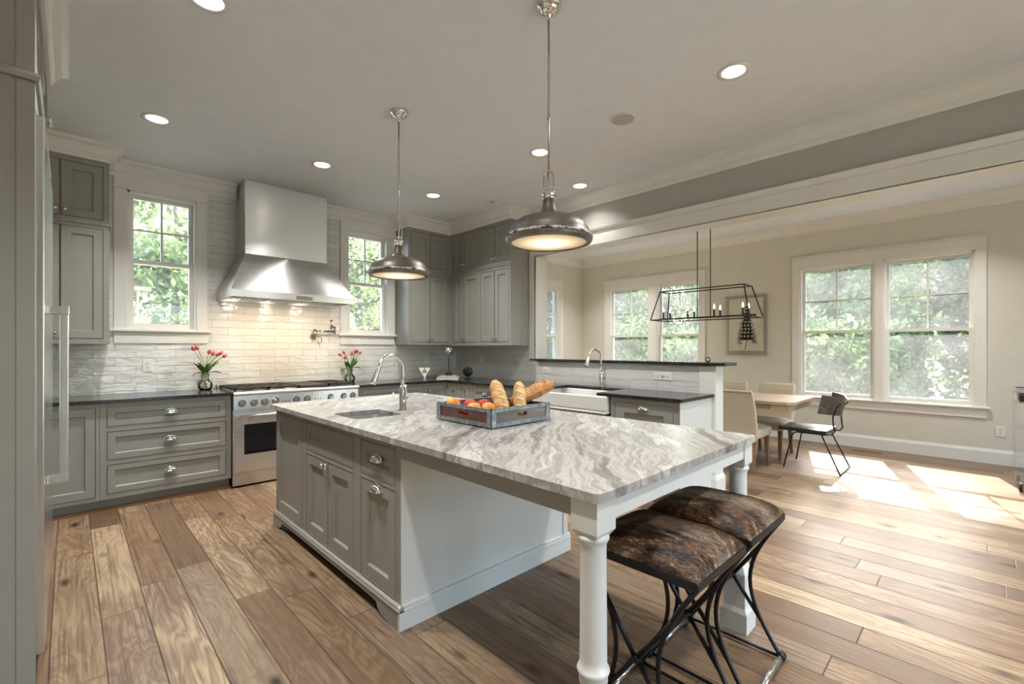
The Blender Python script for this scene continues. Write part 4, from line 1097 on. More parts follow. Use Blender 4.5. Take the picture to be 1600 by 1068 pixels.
def pendant(x, y, label):
    t = thing('pendant_light', label, 'pendant light', (x, y, 1.86), 'barn pendants over the island')
    c = (x, y, 0)
    G().lathe([(0.066, 3.0695), (0.066, 3.062), (0.058, 3.050), (0.046, 3.045), (0.046, 3.037), (0.03, 3.030), (0.014, 3.026), (0.011, 3.005), (0.007, 3.0)], c, 28).build('canopy', M['chrome'], t)
    g = G().tube([(x, y, 3.01), (x, y, 2.235)], 0.0065, 10)
    for z in (2.72, 2.50): g.lathe([(0.0065, z-0.012), (0.009, z-0.01), (0.009, z+0.01), (0.0065, z+0.012)], c, 12)
    g.build('rod', M['faucet'], t)
    g = G().lathe([(0.0, 2.24), (0.008, 2.24), (0.012, 2.225), (0.008, 2.21), (0.006, 2.15), (0.012, 2.135), (0.012, 2.12)], c, 16)
    for s in (-1, 1):
        px_, py_ = 0.72*s, -0.69*s
        g.tube([(x+px_*0.004, y+py_*0.004, 2.228), (x+px_*0.018, y+py_*0.018, 2.222), (x+px_*0.024, y+py_*0.024, 2.205), (x+px_*0.024, y+py_*0.024, 2.15), (x+px_*0.02, y+py_*0.02, 2.135)], 0.0045, 8)
    g.tube([(x-0.024*0.72, y+0.024*0.69, 2.15), (x+0.024*0.72, y-0.024*0.69, 2.15)], 0.004, 8)
    g.build('yoke', M['faucet'], t)
    G().lathe([(0.012, 2.135), (0.026, 2.128), (0.034, 2.118), (0.036, 2.105), (0.030, 2.10), (0.036, 2.094), (0.034, 2.085), (0.028, 2.08)], c, 24).build('collar', M['chrome'], t)
    prof = [(0.028, 2.085), (0.031, 2.06), (0.037, 2.035), (0.048, 2.012), (0.060, 2.002), (0.075, 1.997), (0.12, 1.990), (0.16, 1.974), (0.188, 1.950), (0.203, 1.925), (0.208, 1.905), (0.214, 1.898), (0.219, 1.888), (0.219, 1.872), (0.212, 1.862), (0.19, 1.860), (0.19, 1.868), (0.206, 1.874), (0.206, 1.890), (0.197, 1.92), (0.18, 1.948), (0.15, 1.968), (0.10, 1.98), (0.06, 1.99), (0.03, 2.0)]
    sh = G().lathe(prof, c, 48, cap=False).build('shade', M['aged'], t)
    G().lathe([(0.2155, 1.8985), (0.2205, 1.893), (0.2215, 1.888), (0.2195, 1.884), (0.2155, 1.889)], c, 48, cap=False).build('rim_band', M['worn'], sh)
    for k in range(3):
        a = k*2*PI/3-0.9; G().ball((x+0.213*math.cos(a), y+0.213*math.sin(a), 1.897), 0.007, seg=10, rings=6).build('thumb_screw', M['chrome'], sh)
    G().lathe([(0.192, 1.867), (0.12, 1.862), (0.06, 1.859), (0.0, 1.858)], c, 40, cap=False).build('diffuser', M['diffuser'], t)
    l = bpy.data.lights.new('pendant_bulb', 'POINT'); l.energy = 1.5; l.color = (1.0, 0.82, 0.58); l.shadow_soft_size = 0.03
    lo_ = bpy.data.objects.new('pendant_bulb', l); C.objects.link(lo_); lo_.parent = t; lo_.location = (0, 0, 0.065)
    area = area_light('pendant_glow', (x, y, 1.85), (0, 0, -1), 0.3, 0.3, 5.0, (1.0, 0.88, 0.7), PI, 'DISK'); area.parent = t; area.location = (0, 0, -0.012)
    area.visible_camera = True
    area.data.cycles.cast_shadow = True if hasattr(area.data.cycles, 'cast_shadow') else True
    bpy.data.objects.remove(area)
    return t
pendant(1.75, 1.54, 'near aged pewter barn pendant with glowing lens, the larger in view')
pendant(1.75, 3.01, 'far aged pewter barn pendant hanging in front of the second window')

# ================================================================ TRAY, BREAD, PEACHES
TX0, TX1, TY0, TY1, TZ0, TZ1 = 1.553, 2.003, 1.757, 2.235, 0.922, 1.015
t = thing('crate_tray', 'low wooden crate with galvanized metal edging on the island', 'tray', (1.778, 1.996, 0.914))
G().box(TX0+.005, TX1-.005, TY0+.005, TY1-.005, TZ0, TZ0+0.01).build('bottom', M['crate_wood'], t)
# wooden sides with hand slots
g = G(lambda a, b, n: (TX0+0.003+n, a, b)).cells(TY0+.01, TY1-.01, TZ0, TZ1-0.004, [(1.955, 2.035, 0.963, 0.985)], 0, 0.012); g.build('side', M['crate_wood'], t)
g = G(lambda a, b, n: (TX1-0.003-n, a, b)).cells(TY0+.01, TY1-.01, TZ0, TZ1-0.004, [(1.955, 2.035, 0.963, 0.985)], 0, 0.012); g.build('side', M['crate_wood'], t)
g = G(lambda a, b, n: (a, TY0+0.003+n, b)).cells(TX0+.01, TX1-.01, TZ0, TZ1-0.004, [(1.745, 1.82, 0.963, 0.985)], 0, 0.012); g.build('side', M['crate_wood_grey'], t)
g = G(lambda a, b, n: (a, TY1-0.003-n, b)).cells(TX0+.01, TX1-.01, TZ0, TZ1-0.004, [(1.745, 1.82, 0.963, 0.985)], 0, 0.012); g.build('side', M['crate_wood_grey'], t)
g = G()
for z0, z1 in ((TZ0-0.002, TZ0+0.02), (TZ1-0.016, TZ1)):
    g.box(TX0, TX1, TY0, TY0+0.004, z0, z1); g.box(TX0, TX1, TY1-0.004, TY1, z0, z1)
    g.box(TX0, TX0+0.004, TY0, TY1, z0, z1); g.box(TX1-0.004, TX1, TY0, TY1, z0, z1)
g.box(TX0, TX1, TY0, TY0+0.018, TZ1-0.002, TZ1+0.001); g.box(TX0, TX1, TY1-0.018, TY1, TZ1-0.002, TZ1+0.001)
g.box(TX0, TX0+0.018, TY0, TY1, TZ1-0.002, TZ1+0.001); g.box(TX1-0.018, TX1, TY0, TY1, TZ1-0.002, TZ1+0.001)
g.build('metal_edging', M['galvanized'], t)
for cx, cy, sx, sy in ((TX0, TY0, 1, 1), (TX1, TY0, -1, 1), (TX0, TY1, 1, -1), (TX1, TY1, -1, -1)):
    g = G(); L = 0.032
    a, b = sorted((cx-0.002*sx, cx+L*sx)); p, q = sorted((cy-0.002*sy, cy+0.001*sy)); g.box(a, b, p, q, TZ0-0.002, TZ1)
    a, b = sorted((cx-0.002*sx, cx+0.001*sx)); p, q = sorted((cy-0.002*sy, cy+L*sy)); g.box(a, b, p, q, TZ0-0.002, TZ1)
    co = g.build('corner_strap', M['galvanized'], t)
    g = G()
    for z in (TZ0+0.008, TZ1-0.012):
        for k in (0.012, 0.026):
            g.ball((cx+k*sx, cy-0.002*sy, z), 0.003, seg=8, rings=5); g.ball((cx-0.002*sx, cy+k*sy, z), 0.003, seg=8, rings=5)
    g.build('rivets', M['chrome'], co)
g = G()
for x in (TX0+0.04, TX1-0.04):
    for y in (TY0+0.04, TY1-0.04): g.lathe([(0.014, 0.9145), (0.014, 0.921)], (x, y, 0), 12)
g.build('feet', M['rubber'], t)

def loaf(label, p0, p1, r0, mat, squash=0.85, slashes=4):
    p0, p1 = Vector(p0), Vector(p1); ax = p1-p0; L = ax.length; ax.normalize()
    sd = ax.cross(Vector((0, 0, 1))).normalized(); up = sd.cross(ax).normalized()
    t = thing('bread_loaf', label, 'bread', p0, 'loaves in the crate')
    g = G(); n = 28; seg = 18
    def P(u, v):
        x = u*2-1; rr = r0*max(0.0, 1-abs(x)**3.2)**0.55
        rr *= 1+0.05*math.sin(u*slashes*2*PI)*0.8
        a = v*2*PI
        q = p0+ax*(u*L)+sd*(rr*math.cos(a))+up*(rr*squash*math.sin(a)); return tuple(q)
    g.grid(P, n, seg); g.build('crust', mat, t)
    g = G()
    for k in range(slashes):
        u = 0.2+0.6*k/(slashes-1)
        for s in range(6):
            pass
        pts = []
        for j in range(9):
            f = j/8; a = 0.25*PI+f*0.5*PI; uu = u+0.055*(f-0.5)*2; x = uu*2-1
            rr = r0*max(0.0, 1-abs(x)**3.2)**0.55*0.985
            pts.append(p0+ax*(uu*L)+sd*(rr*math.cos(a))+up*(rr*squash*math.sin(a)))
        g.tube(pts, [0.001, 0.004, 0.006, 0.0065, 0.007, 0.0065, 0.006, 0.004, 0.001], 6)
    g.build('scoring', M['bread_cut'] if mat == M['bread'] else mat, t)
    return t
loaf('upright plump golden loaf with slashes, left of the three in the crate', (1.725, 1.835, 0.955), (1.785, 1.995, 1.145), 0.043, M['bread'])
loaf('slim golden loaf leaning right, middle of the three in the crate', (1.80, 1.795, 0.962), (1.875, 1.88, 1.14), 0.036, M['bread'])
loaf('seeded brown loaf lying over the right edge of the crate', (1.865, 1.945, 1.01), (2.155, 1.845, 1.122), 0.050, M['bread_seed'], 0.85)

def peach(label, c, r, mat=None):
    def f(p):
        th = math.atan2(p[1], p[0]); k = 1-0.12*math.exp(-((p[2]-1)/0.10)**2)-0.05*max(0, math.cos(th-2.3))**8*(1-abs(p[2])); return [p[0]*k, p[1]*k, p[2]*(0.9 if p[2] > 0 else 0.92)*(1-0.18*math.exp(-(p[0]**2+p[1]**2)/0.05)*(1 if p[2] > 0 else 0))]
    t = thing('peach', label, 'peach', (c[0], c[1], c[2]-r), 'peaches in the crate')
    G().ball(c, r, seg=22, rings=14, f=f).build('flesh', mat or M['peach'], t)
    G().tube([(c[0], c[1], c[2]+r*0.62), (c[0]+0.002, c[1], c[2]+r*0.92)], [0.0025, 0.002], 6).build('stem', M['leg_wood'], t)
peach('yellow peach alone at the left side of the crate', (1.605, 2.15, 1.008), 0.042)
peach('yellow peach in the front pair, left one', (1.60, 1.95, 1.0), 0.038)
peach('yellow peach in the front pair, right one against the bread', (1.645, 1.888, 1.002), 0.039)
peach('reddish peach behind the front pair, left one', (1.69, 2.10, 1.002), 0.037, M['peach_red'])
peach('reddish peach behind the front pair, beside the upright loaf', (1.745, 2.04, 1.002), 0.036, M['peach_red'])
peach('red peach seen through the hand slot of the crate', (1.612, 2.01, 0.970), 0.034, M['peach_red'])
peach('orange peach low between the left peach and the front pair', (1.655, 2.035, 0.99), 0.034)
for i, (x, y) in enumerate(((1.612, 2.165), (1.70, 2.165), (1.612, 1.905), (1.705, 1.93), (1.78, 2.12))):
    peach('peach in the bottom layer of the crate', (x, y, 0.962), 0.03, M['peach_red'])

# ================================================================ TULIP VASES
def vase(x, y, side, seed):
    rnd = random.Random(seed)
    lab = 'ribbed clear glass vase holding pink tulips '+side
    prof = [(0.02, 0.002), (0.045, 0.002), (0.056, 0.02), (0.061, 0.045), (0.055, 0.07), (0.038, 0.09), (0.030, 0.105), (0.029, 0.125), (0.033, 0.150), (0.035, 0.16)]
    g = G(); seg = 48; vs = []
    for r, h in prof:
        for k in range(seg):
            a = 2*PI*k/seg; q = r*(1+0.035*math.cos(12*a)); vs.append((x+q*math.cos(a), y+q*math.sin(a), 0.9145+h))
    n = len(prof); fs = [(i*seg+k, i*seg+(k+1) % seg, (i+1)*seg+(k+1) % seg, (i+1)*seg+k) for i in range(n-1) for k in range(seg)]+[tuple(range(seg))]
    g.add(vs, fs, True); v = g.build('vase', M['vase_glass'], origin=(x, y, 0.9145), solid=0.004)
    tag(v, lab, 'vase', 'glass tulip vases')
    heads = [(-0.10, 0.235), (-0.065, 0.24), (0.02, 0.20), (0.055, 0.185), (0.09, 0.175), (0.11, 0.19), (0.14, 0.165)] if seed == 1 else \
            [(-0.115, 0.165), (-0.08, 0.19), (-0.06, 0.13), (0.02, 0.17), (0.05, 0.20), (0.08, 0.20), (0.11, 0.185)]
    for i, (hx, hz) in enumerate(heads):
        dy = rnd.uniform(-0.05, 0.0)
        base = Vector((x+rnd.uniform(-.02, .02), y+rnd.uniform(-.02, .02), 0.93)); neck = Vector((x+rnd.uniform(-.018, .018)+hx*0.08, y+rnd.uniform(-.015, .015), 1.075))
        tip = Vector((x+hx*0.95*1.05, y+dy, 1.075+hz)); mid = neck.lerp(tip, 0.55)+Vector((-hx*0.12, 0, 0.02))
        t = thing('tulip', 'pink tulip standing in the glass vase '+side, 'flower', base, 'tulips '+side)
        G().tube([base, base.lerp(neck, .5), neck, mid, tip], 0.003, 7).build('stem', M['stem'], t)
        d = (tip-mid).normalized(); sd = d.cross(Vector((0, 0.3, 1))).normalized(); up = sd.cross(d)
        g = G()
        for k in range(6):
            a0 = k*PI/3+(0.5 if k % 2 else 0); 
            def P(u, v, a0=a0, k=k):
                w = (0.020 if k % 2 else 0.018)*math.sin(PI*min(1, u*0.95+0.08))**0.6*(1-0.35*u); ang = a0+(v-0.5)*1.5
                r = w*(1.0 if u < 0.9 else 0.8)
                return tuple(tip+d*(u*0.05)+sd*(r*math.cos(ang))+up*(r*math.sin(ang)))
            g.grid(P, 7, 4)
        g.build('bloom', M['tulip'], t)
        # leaf
        g = G(); la = rnd.uniform(-1, 1); ltip = neck+Vector((hx*0.9+la*0.03, rnd.uniform(-.06, .03), rnd.uniform(0.07, 0.15)))
        if i == 0: ltip = neck+Vector((-0.10, -0.02, -0.02))
        if i == len(heads)-1: ltip = neck+Vector((0.12, -0.02, 0.0))
        md_ = neck.lerp(ltip, 0.5)+Vector((0, -0.01, 0.035)); 
        def Q(u, v):
            p = neck*(1-u)**2+md_*(2*u*(1-u))+ltip*u**2; w = 0.015*math.sin(PI*min(1, u*0.9+0.12))
            return tuple(p+Vector((0.72, -0.4, 0.25))*((v-0.5)*2*w)+Vector((0, 0, 0.006*abs(v-0.5)*2)))
        g.grid(Q, 10, 4); g.build('leaf', M['leaf_tulip'], t)
        g = G(); ltip = neck+Vector((hx*0.5+rnd.uniform(-.05, .05), rnd.uniform(-.06, .0), rnd.uniform(0.03, 0.12))); md_ = neck.lerp(ltip, 0.5)+Vector((rnd.uniform(-.02, .02), -0.015, 0.03))
        g.grid(Q, 10, 4); g.build('leaf', M['leaf_tulip'], t)
vase(0.985, 5.44, 'left of the range', 1)
vase(2.50, 5.47, 'right of the range', 2)

# ================================================================ CORNER ORNAMENTS
t = thing('triangle_ornament', 'white upside-down triangle ornament with a mirrored centre on the black counter', 'ornament', (3.46, 5.27, 0.9145))
def tri3(g, pts, d0, d1):
    ax = Vector((0.72, -0.69, 0)); nx = Vector((-0.69, -0.72, 0)); o = Vector((3.46, 5.27, 0.9145))
    vs = [tuple(o+ax*p+Vector((0, 0, q))+nx*d) for d in (d0, d1) for p, q in pts]; n = len(pts)
    g.add(vs, [tuple(range(n))[::-1], tuple(range(n, 2*n))]+[(i, (i+1) % n, n+(i+1) % n, n+i) for i in range(n)])
g = G(); tri3(g, [(-0.08, 0.155), (0, 0.155), (-0.04, 0.085)], -0.02, 0.02); tri3(g, [(0, 0.155), (0.08, 0.155), (0.04, 0.085)], -0.02, 0.02); tri3(g, [(-0.04, 0.085), (0.04, 0.085), (0, 0.012)], -0.02, 0.02)
g.build('frame', M['white_ceramic'], t)
g = G(); tri3(g, [(-0.037, 0.088), (0.037, 0.088), (0, 0.152)], -0.012, 0.010); g.build('mirror_panel', M['mirror'], t)
g = G(); g.lathe([(0.02, 0), (0.02, 0.006), (0.006, 0.012), (0.006, 0.02)], (3.46, 5.27, 0.9145), 14); g.build('base', M['white_ceramic'], t)
for i, (w, d, z, h, ox, lab, m) in enumerate(((0.30, 0.22, 0.9145, 0.028, 0, 'pale book at the bottom of the pair on the black counter', 'book_cover_pale'), (0.24, 0.18, 0.9435, 0.022, 0.0, 'smaller taupe book on top of the pale book', 'book_cover'))):
    t = thing('book', lab, 'book', (3.73, 5.10, z), 'books on the black counter')
    g = G(); g.box(-w/2, w/2, -d/2, d/2, 0, 0.003); g.box(-w/2, w/2, -d/2, d/2, h-0.003, h); g.box(-w/2, w/2, d/2-0.004, d/2, 0.003, h-0.003)
    t['_o'] = (0, 0, 0); g.build('cover', M[m], t, origin=(0, 0, 0))
    G().box(-w/2+.004, w/2-.004, -d/2+.005, d/2-.004, 0.003, h-0.003).build('pages', M['page'], t, origin=(0, 0, 0)); t.rotation_euler = (0, 0, math.radians(-44))
    t['_o'] = (3.73, 5.10, z)
t = thing('crystal_stand', 'silvery crystal ball on a slim black stand standing on the two books', 'ornament', (3.73, 5.10, 0.966))
c = (3.73, 5.10, 0.966)
G().lathe([(0.0, 0.0), (0.055, 0.0), (0.053, 0.006), (0.035, 0.022), (0.016, 0.04), (0.006, 0.06), (0.0045, 0.07), (0.0045, 0.27), (0.012, 0.275)], c, 24).build('stand', M['black_gloss'], t)
M['crystal'] = plain('silvered crystal', (0.55, 0.56, 0.62), 0.22, 0.9, var=0.4, scale=40, bmp=0.8, bscale=60)
g = G()
g.ball((c[0], c[1], c[2]+0.325), 0.062, seg=20, rings=12)
g.build('crystal', M['crystal'], t)
t = thing('disc_ornament', 'round black ridged disc ornament on a small base on the black counter', 'ornament', (3.90, 4.90, 0.9145))
ax = Vector((-0.695, -0.719, 0)); side = Vector((0.719, -0.695, 0)); o_ = Vector((3.90, 4.90, 0.9145+0.102))
g = G(lambda a, b, n: tuple(o_+side*a+Vector((0, 0, b))+ax*n))
g.lathe([(0.0, 0.024), (0.02, 0.026), (0.03, 0.020), (0.05, 0.022), (0.062, 0.014), (0.068, 0.0), (0.062, -0.014), (0.03, -0.02), (0.0, -0.022)], seg=28)
for k in range(14):
    a = k*2*PI/14; g.tube([(0.025*math.cos(a), 0.025*math.sin(a), 0.024), (0.063*math.cos(a+.2), 0.063*math.sin(a+.2), 0.012)], 0.004, 6)
g.build('disc', M['black_gloss'], t)
G().lathe([(0.0, 0), (0.045, 0), (0.045, 0.01), (0.02, 0.02), (0.018, 0.04)], (3.90, 4.90, 0.9145), 20).build('base', M['black_gloss'], t)
t = G().ball((4.32, 1.815, 1.2245), 0.024, seg=18, rings=12).build('crystal_ball', M['vase_glass'], solid=0.003)
tag(t, 'small clear glass ball on the end of the black stone ledge', 'ornament')

# ================================================================ STOOLS
def stool(x0, y0, hide, label, seed):
    sx, sy = 0.40, 0.43; rnd = random.Random(seed)
    t = thing('bar_stool', label, 'stool', (x0+sx/2, y0+sy/2, 0), 'backless counter stools')
    X1, Y1 = x0+sx, y0+sy
    # cushion
    g = G()
    def P(u, v):
        a, b = u*2-1, v*2-1
        ea = math.copysign(abs(a)**0.75, a); eb = math.copysign(abs(b)**0.75, b)
        h = 0.628+0.056*(max(0, 1-abs(a)**5)**0.5)*(max(0, 1-abs(b)**5)**0.5)+0.010*(1-a*a)*(1-b*b)
        return (x0+sx/2+a*(sx/2-0.004), y0+sy/2+b*(sy/2-0.004), h)
    g.grid(P, 28, 28)
    # short hair lying on the hide
    for k in range(14000):
        u, v = rnd.random(), rnd.random(); p = Vector(P(u, v)); e = 1e-3
        n = (Vector(P(min(1, u+e), v))-p).cross(Vector(P(u, min(1, v+e)))-p)
        if n.length < 1e-12: continue
        n.normalize(); n = n if n.z > 0 else -n
        a = 2.4+0.9*math.sin(5*u+2*v+seed)+rnd.uniform(-.5, .5)
        d = Vector((math.cos(a), math.sin(a), 0)); d = (d-n*d.dot(n)).normalized(); L = rnd.uniform(0.012, 0.022)
        s = n.cross(d)*0.0009
        g.add([tuple(p-s), tuple(p+s), tuple(p+d*L+n*rnd.uniform(.001, .0045))], [(0, 1, 2)])
    c = g.build('hide_cushion', hide, t, origin=(x0+sx/2, y0+sy/2, 0.62))
    g = G(); g.box(x0, X1, y0, Y1, 0.598, 0.629); g.build('seat_frame', M['black_metal'], t, bevel=0.006)
    ym, zm = y0+sy/2, 0.30
    for X in (x0+0.014, X1-0.014):
        g = G(); r = 0.0085
        for s, yb in ((1, y0+0.012), (-1, Y1-0.012)):
            arc = [(X, yb+s*0.125*math.sin(PI*k/16), 0.012+0.588*k/16) for k in range(17)]
            g.tube(arc, r, 8)
            for zt, f in ((0.135, 0.21), (0.47, 0.79)):
                g.tube([(X, ym-s*0.004, zm), (X, yb+s*0.125*math.sin(PI*f), 0.012+0.588*f)], r, 8)
        g.ball((X, ym, zm), 0.017, seg=10, rings=8)
        g.build('side_frame', M['black_metal'], t)
        G().tube([(X, y0+0.012, 0.016), (X, Y1-0.012, 0.016)], 0.0065, 8).build('floor_rail', M['black_metal'], t)
    G().tube([(x0+0.01, ym, zm), (X1-0.01, ym, zm)], 0.011, 8).build('stretcher', M['black_metal'], t)
    for y in (y0+0.012, Y1-0.012):
        f = G().tube([(x0-0.004, y, 0.016), (X1+0.004, y, 0.016)], 0.0125, 10).build('foot_bar', M['steel_v'], t)
        for X in (x0-0.006, X1-0.024): G().tube([(X, y, 0.0165), (X+0.03, y, 0.0165)], 0.016, 10).build('foot_cap', M['black_metal'], f)
    return t
stool(1.342, 0.592, M['hide_dark'], 'dark brindle cowhide counter stool beside the near turned island leg', 3)
stool(1.795, 0.592, M['hide_pale'], 'paler brindle cowhide counter stool on the right, beside the far island leg', 8)

# ================================================================ DINING ROOM
t = thing('dining_table', 'weathered wooden trestle dining table with a thick top by the big window', 'table', (5.9, 2.55, 0))
g = G(); g.prism([(5.44+.06, 1.40), (6.37-.06, 1.40), (6.37, 1.46), (6.37, 3.64), (6.31, 3.70), (5.50, 3.70), (5.44, 3.64), (5.44, 1.46)], 0.725, 0.76); g.build('tabletop', M['table_wood'], t, bevel=0.006)
g = G(); g.box(5.47, 6.34, 1.44, 1.62, 0.655, 0.725); g.build('end_leaf_rail', M['table_wood'], t, bevel=0.003)
g = G(); g.box(5.50, 6.31, 1.625, 3.66, 0.662, 0.725); g.build('apron', M['table_wood'], t, bevel=0.003)
for y in (2.05, 3.1):
    g = G(); g.box(5.62, 6.20, y-0.06, y+0.06, 0.0, 0.08); g.prism([(5.8, 0.08), (6.02, 0.08), (5.98, 0.35), (6.1, 0.66), (5.72, 0.66), (5.84, 0.35)], y-0.05, y+0.05, 'ac'); g.build('trestle', M['table_wood'], t, bevel=0.006)
G().box(5.87, 5.95, 2.09, 3.06, 0.2, 0.28).build('stretcher', M['table_wood'], t)

def up_chair(label, x, y, rz):
    t = thing('dining_chair', label, 'chair', (x, y, 0), 'upholstered dining chairs'); t['_o'] = (0, 0, 0)
    # local: faces +x, width along y, back at x=0
    g = G(); w = 0.225
    def seat(u, v):
        a = u*2*PI; return None
    g.box(0.06, 0.52, -w, w, 0.34, 0.44); 
    s = g.build('seat', M['linen'], t, origin=(0, 0, 0), bevel=0.025, seg=3)
    g = G(); g.grid(lambda u, v: (0.07+0.44*u, (v*2-1)*(w-0.012), 0.44+0.035*(1-(2*u-1)**4)*(1-(2*v-1)**4)), 10, 10); g.build('seat_cushion', M['linen'], t, origin=(0, 0, 0))
    g = G(); rows = []
    for (z, xb, xf, hw) in ((0.31, 0.03, 0.12, 0.215), (0.45, 0.015, 0.10, 0.222), (0.65, -0.03, 0.045, 0.224), (0.80, -0.075, -0.01, 0.218), (0.875, -0.10, -0.045, 0.212)):
        rows.append([(xb, -hw, z), (xf, -hw+.012, z), (xf, hw-.012, z), (xb, hw, z)])
    vs = [p for r in rows for p in r]; n = 4
    fs = [(i*4+k, i*4+(k+1) % 4, (i+1)*4+(k+1) % 4, (i+1)*4+k) for i in range(4) for k in range(4)]+[(3, 2, 1, 0), (16, 17, 18, 19)]
    g.add(vs, fs); b = g.build('backrest', M['linen'], t, origin=(0, 0, 0), bevel=0.018, seg=3)
    g = G()
    for k in range(24):
        yy = -0.2+0.4*k/23; g.ball((-0.099, yy, 0.855), 0.0055, seg=6, rings=4)
    g.build('nailhead_trim', M['nail'], b, origin=(0, 0, 0))
    for sx_, sy_ in ((0.46, -1), (0.46, 1), (0.08, -1), (0.08, 1)):
        yy = sy_*0.185; kx = 0.02 if sx_ > 0.2 else -0.09
        g = G(); g.hexa([(sx_+kx*.9-.016, yy-.016, 0), (sx_+kx*.9+.016, yy-.016, 0), (sx_+kx*.9+.016, yy+.016, 0), (sx_+kx*.9-.016, yy+.016, 0)], [(sx_-.025, yy-.025, 0.345), (sx_+.025, yy-.025, 0.345), (sx_+.025, yy+.025, 0.345), (sx_-.025, yy+.025, 0.345)])
        g.build('leg', M['leg_wood'], t, origin=(0, 0, 0), bevel=0.004)
    t.rotation_euler = (0, 0, rz); return t
up_chair('oatmeal linen dining chair with its back to the half wall', 5.30, 1.93, 0)
up_chair('oatmeal linen dining chair across the table beside the big window', 6.62, 1.90, PI)
up_chair('oatmeal linen dining chair across the table under the pinecone picture, second from the big window', 6.62, 2.47, PI)

t = thing('metal_chair', 'black metal rod chair with leather seat and curved dark wood backrest at the table end', 'chair', (6.0, 1.33, 0))
SX0, SX1 = 5.76, 6.25
g = G(); 
def P(u, v):
    a, b = u*2-1, v*2-1; return (6.0+a*0.235*(1-0.05*b), 1.40+b*0.23, 0.452+0.012*(1-abs(a)**6)*(1-abs(b)**6)-0.01*(1-a*a))
g.grid(P, 12, 12); g.grid(lambda u, v: tuple(Vector(P(u, v))-Vector((0, 0, 0.035))), 12, 12)
for k in range(12):
    for fn in ((lambda q: (q, 0)), (lambda q: (q, 1)), (lambda q: (0, q)), (lambda q: (1, q))):
        p, q = Vector(P(*fn(k/12))), Vector(P(*fn((k+1)/12))); dz = Vector((0, 0, 0.035)); g.add([tuple(p), tuple(q), tuple(q-dz), tuple(p-dz)], [(0, 1, 2, 3)])
g.build('seat', M['leather'], t)
r = 0.0075
for X, s in ((5.80, -1), (6.20, 1)):
    g = G(); xo = X+s*0.045
    g.tube([(xo, 1.572, 0.008), (X, 1.50, 0.36), (X, 1.485, 0.39), (X, 1.455, 0.405), (X, 1.19, 0.405), (X, 1.13, 0.415), (X, 1.105, 0.45), (X, 1.115, 0.52), (X, 1.12, 0.60), (X, 1.09, 0.70), (X, 1.04, 0.76)], r, 8)
    g.build('front_leg', M['black_metal'], t)
    g = G(); g.tube([(X, 1.22, 0.40), (xo, 1.048, 0.008)], r, 8); g.build('rear_leg', M['black_metal'], t)
g = G(); g.tube([(5.755, 1.05, 0.009), (6.245, 1.05, 0.009)], 0.006, 8); g.tube([(5.80, 1.30, 0.405), (6.20, 1.30, 0.405)], 0.006, 8); g.build('cross_rod', M['black_metal'], t)
g = G()
def BK(u, v, o):
    a = (u*2-1)*1.15; R = 0.27
    z = 0.60+0.20*v+0.03*abs(a)
    return (6.0+(R+o)*math.sin(a), 1.36-(R+o)*math.cos(a)-0.04*v, z)
g.grid(lambda u, v: BK(u, v, 0), 18, 6); g.grid(lambda u, v: BK(u, v, 0.012), 18, 6)
for v in (0, 1): g.grid(lambda u, w: BK(u, v, 0.012*w), 18, 1)
for u in (0, 1): g.grid(lambda v, w: BK(u, v, 0.012*w), 6, 1)
g.build('backrest', M['walnut'], t)

# chandelier
t = thing('chandelier', 'open rectangular black frame chandelier with candle bulbs above the dining table', 'chandelier', (5.9, 2.53, 1.7))
cx = 5.9; r = 0.0075
tp = [(cx-.13, 1.995, 2.095), (cx+.13, 1.995, 2.095), (cx+.13, 3.07, 2.095), (cx-.13, 3.07, 2.095)]
bt = [(cx-.235, 1.90, 1.712), (cx+.235, 1.90, 1.712), (cx+.235, 3.155, 1.712), (cx-.235, 3.155, 1.712)]
g = G()
for q in (tp, bt):
    for i in range(4): g.tube([q[i], q[(i+1) % 4]], r, 6)
for i in range(4): g.tube([tp[i], bt[i]], r, 6)
g.build('frame', M['dark_bronze'], t)
g = G()
for y in (2.446, 2.615): g.tube([(cx, y, 1.735), (cx, y, ZD-0.012)], 0.006, 8)
g.build('rods', M['dark_bronze'], t)
G().box(cx-0.05, cx+0.05, 2.33, 2.73, ZD-0.02, ZD-0.0005).build('canopy', M['dark_bronze'], t)
g = G(); g.box(cx-0.011, cx+0.011, 1.90, 3.155, 1.722, 1.742); g.build('candle_bar', M['dark_bronze'], t)
for y in (2.02, 2.36, 2.70, 3.04):
    G().tube([(cx-.10, y, 1.735), (cx+.10, y, 1.735)], 0.005, 6).build('arm', M['dark_bronze'], t)
    for s in (-1, 1):
        cs = G().lathe([(0.011, 1.735), (0.011, 1.82), (0.008, 1.822)], (cx+s*0.095, y, 0), 12).build('candle_sleeve', M['dark_bronze'], t)
        G().lathe([(0.006, 1.82), (0.011, 1.838), (0.0095, 1.862), (0.002, 1.887)], (cx+s*0.095, y, 0), 12).build('bulb', M['flame'], cs)

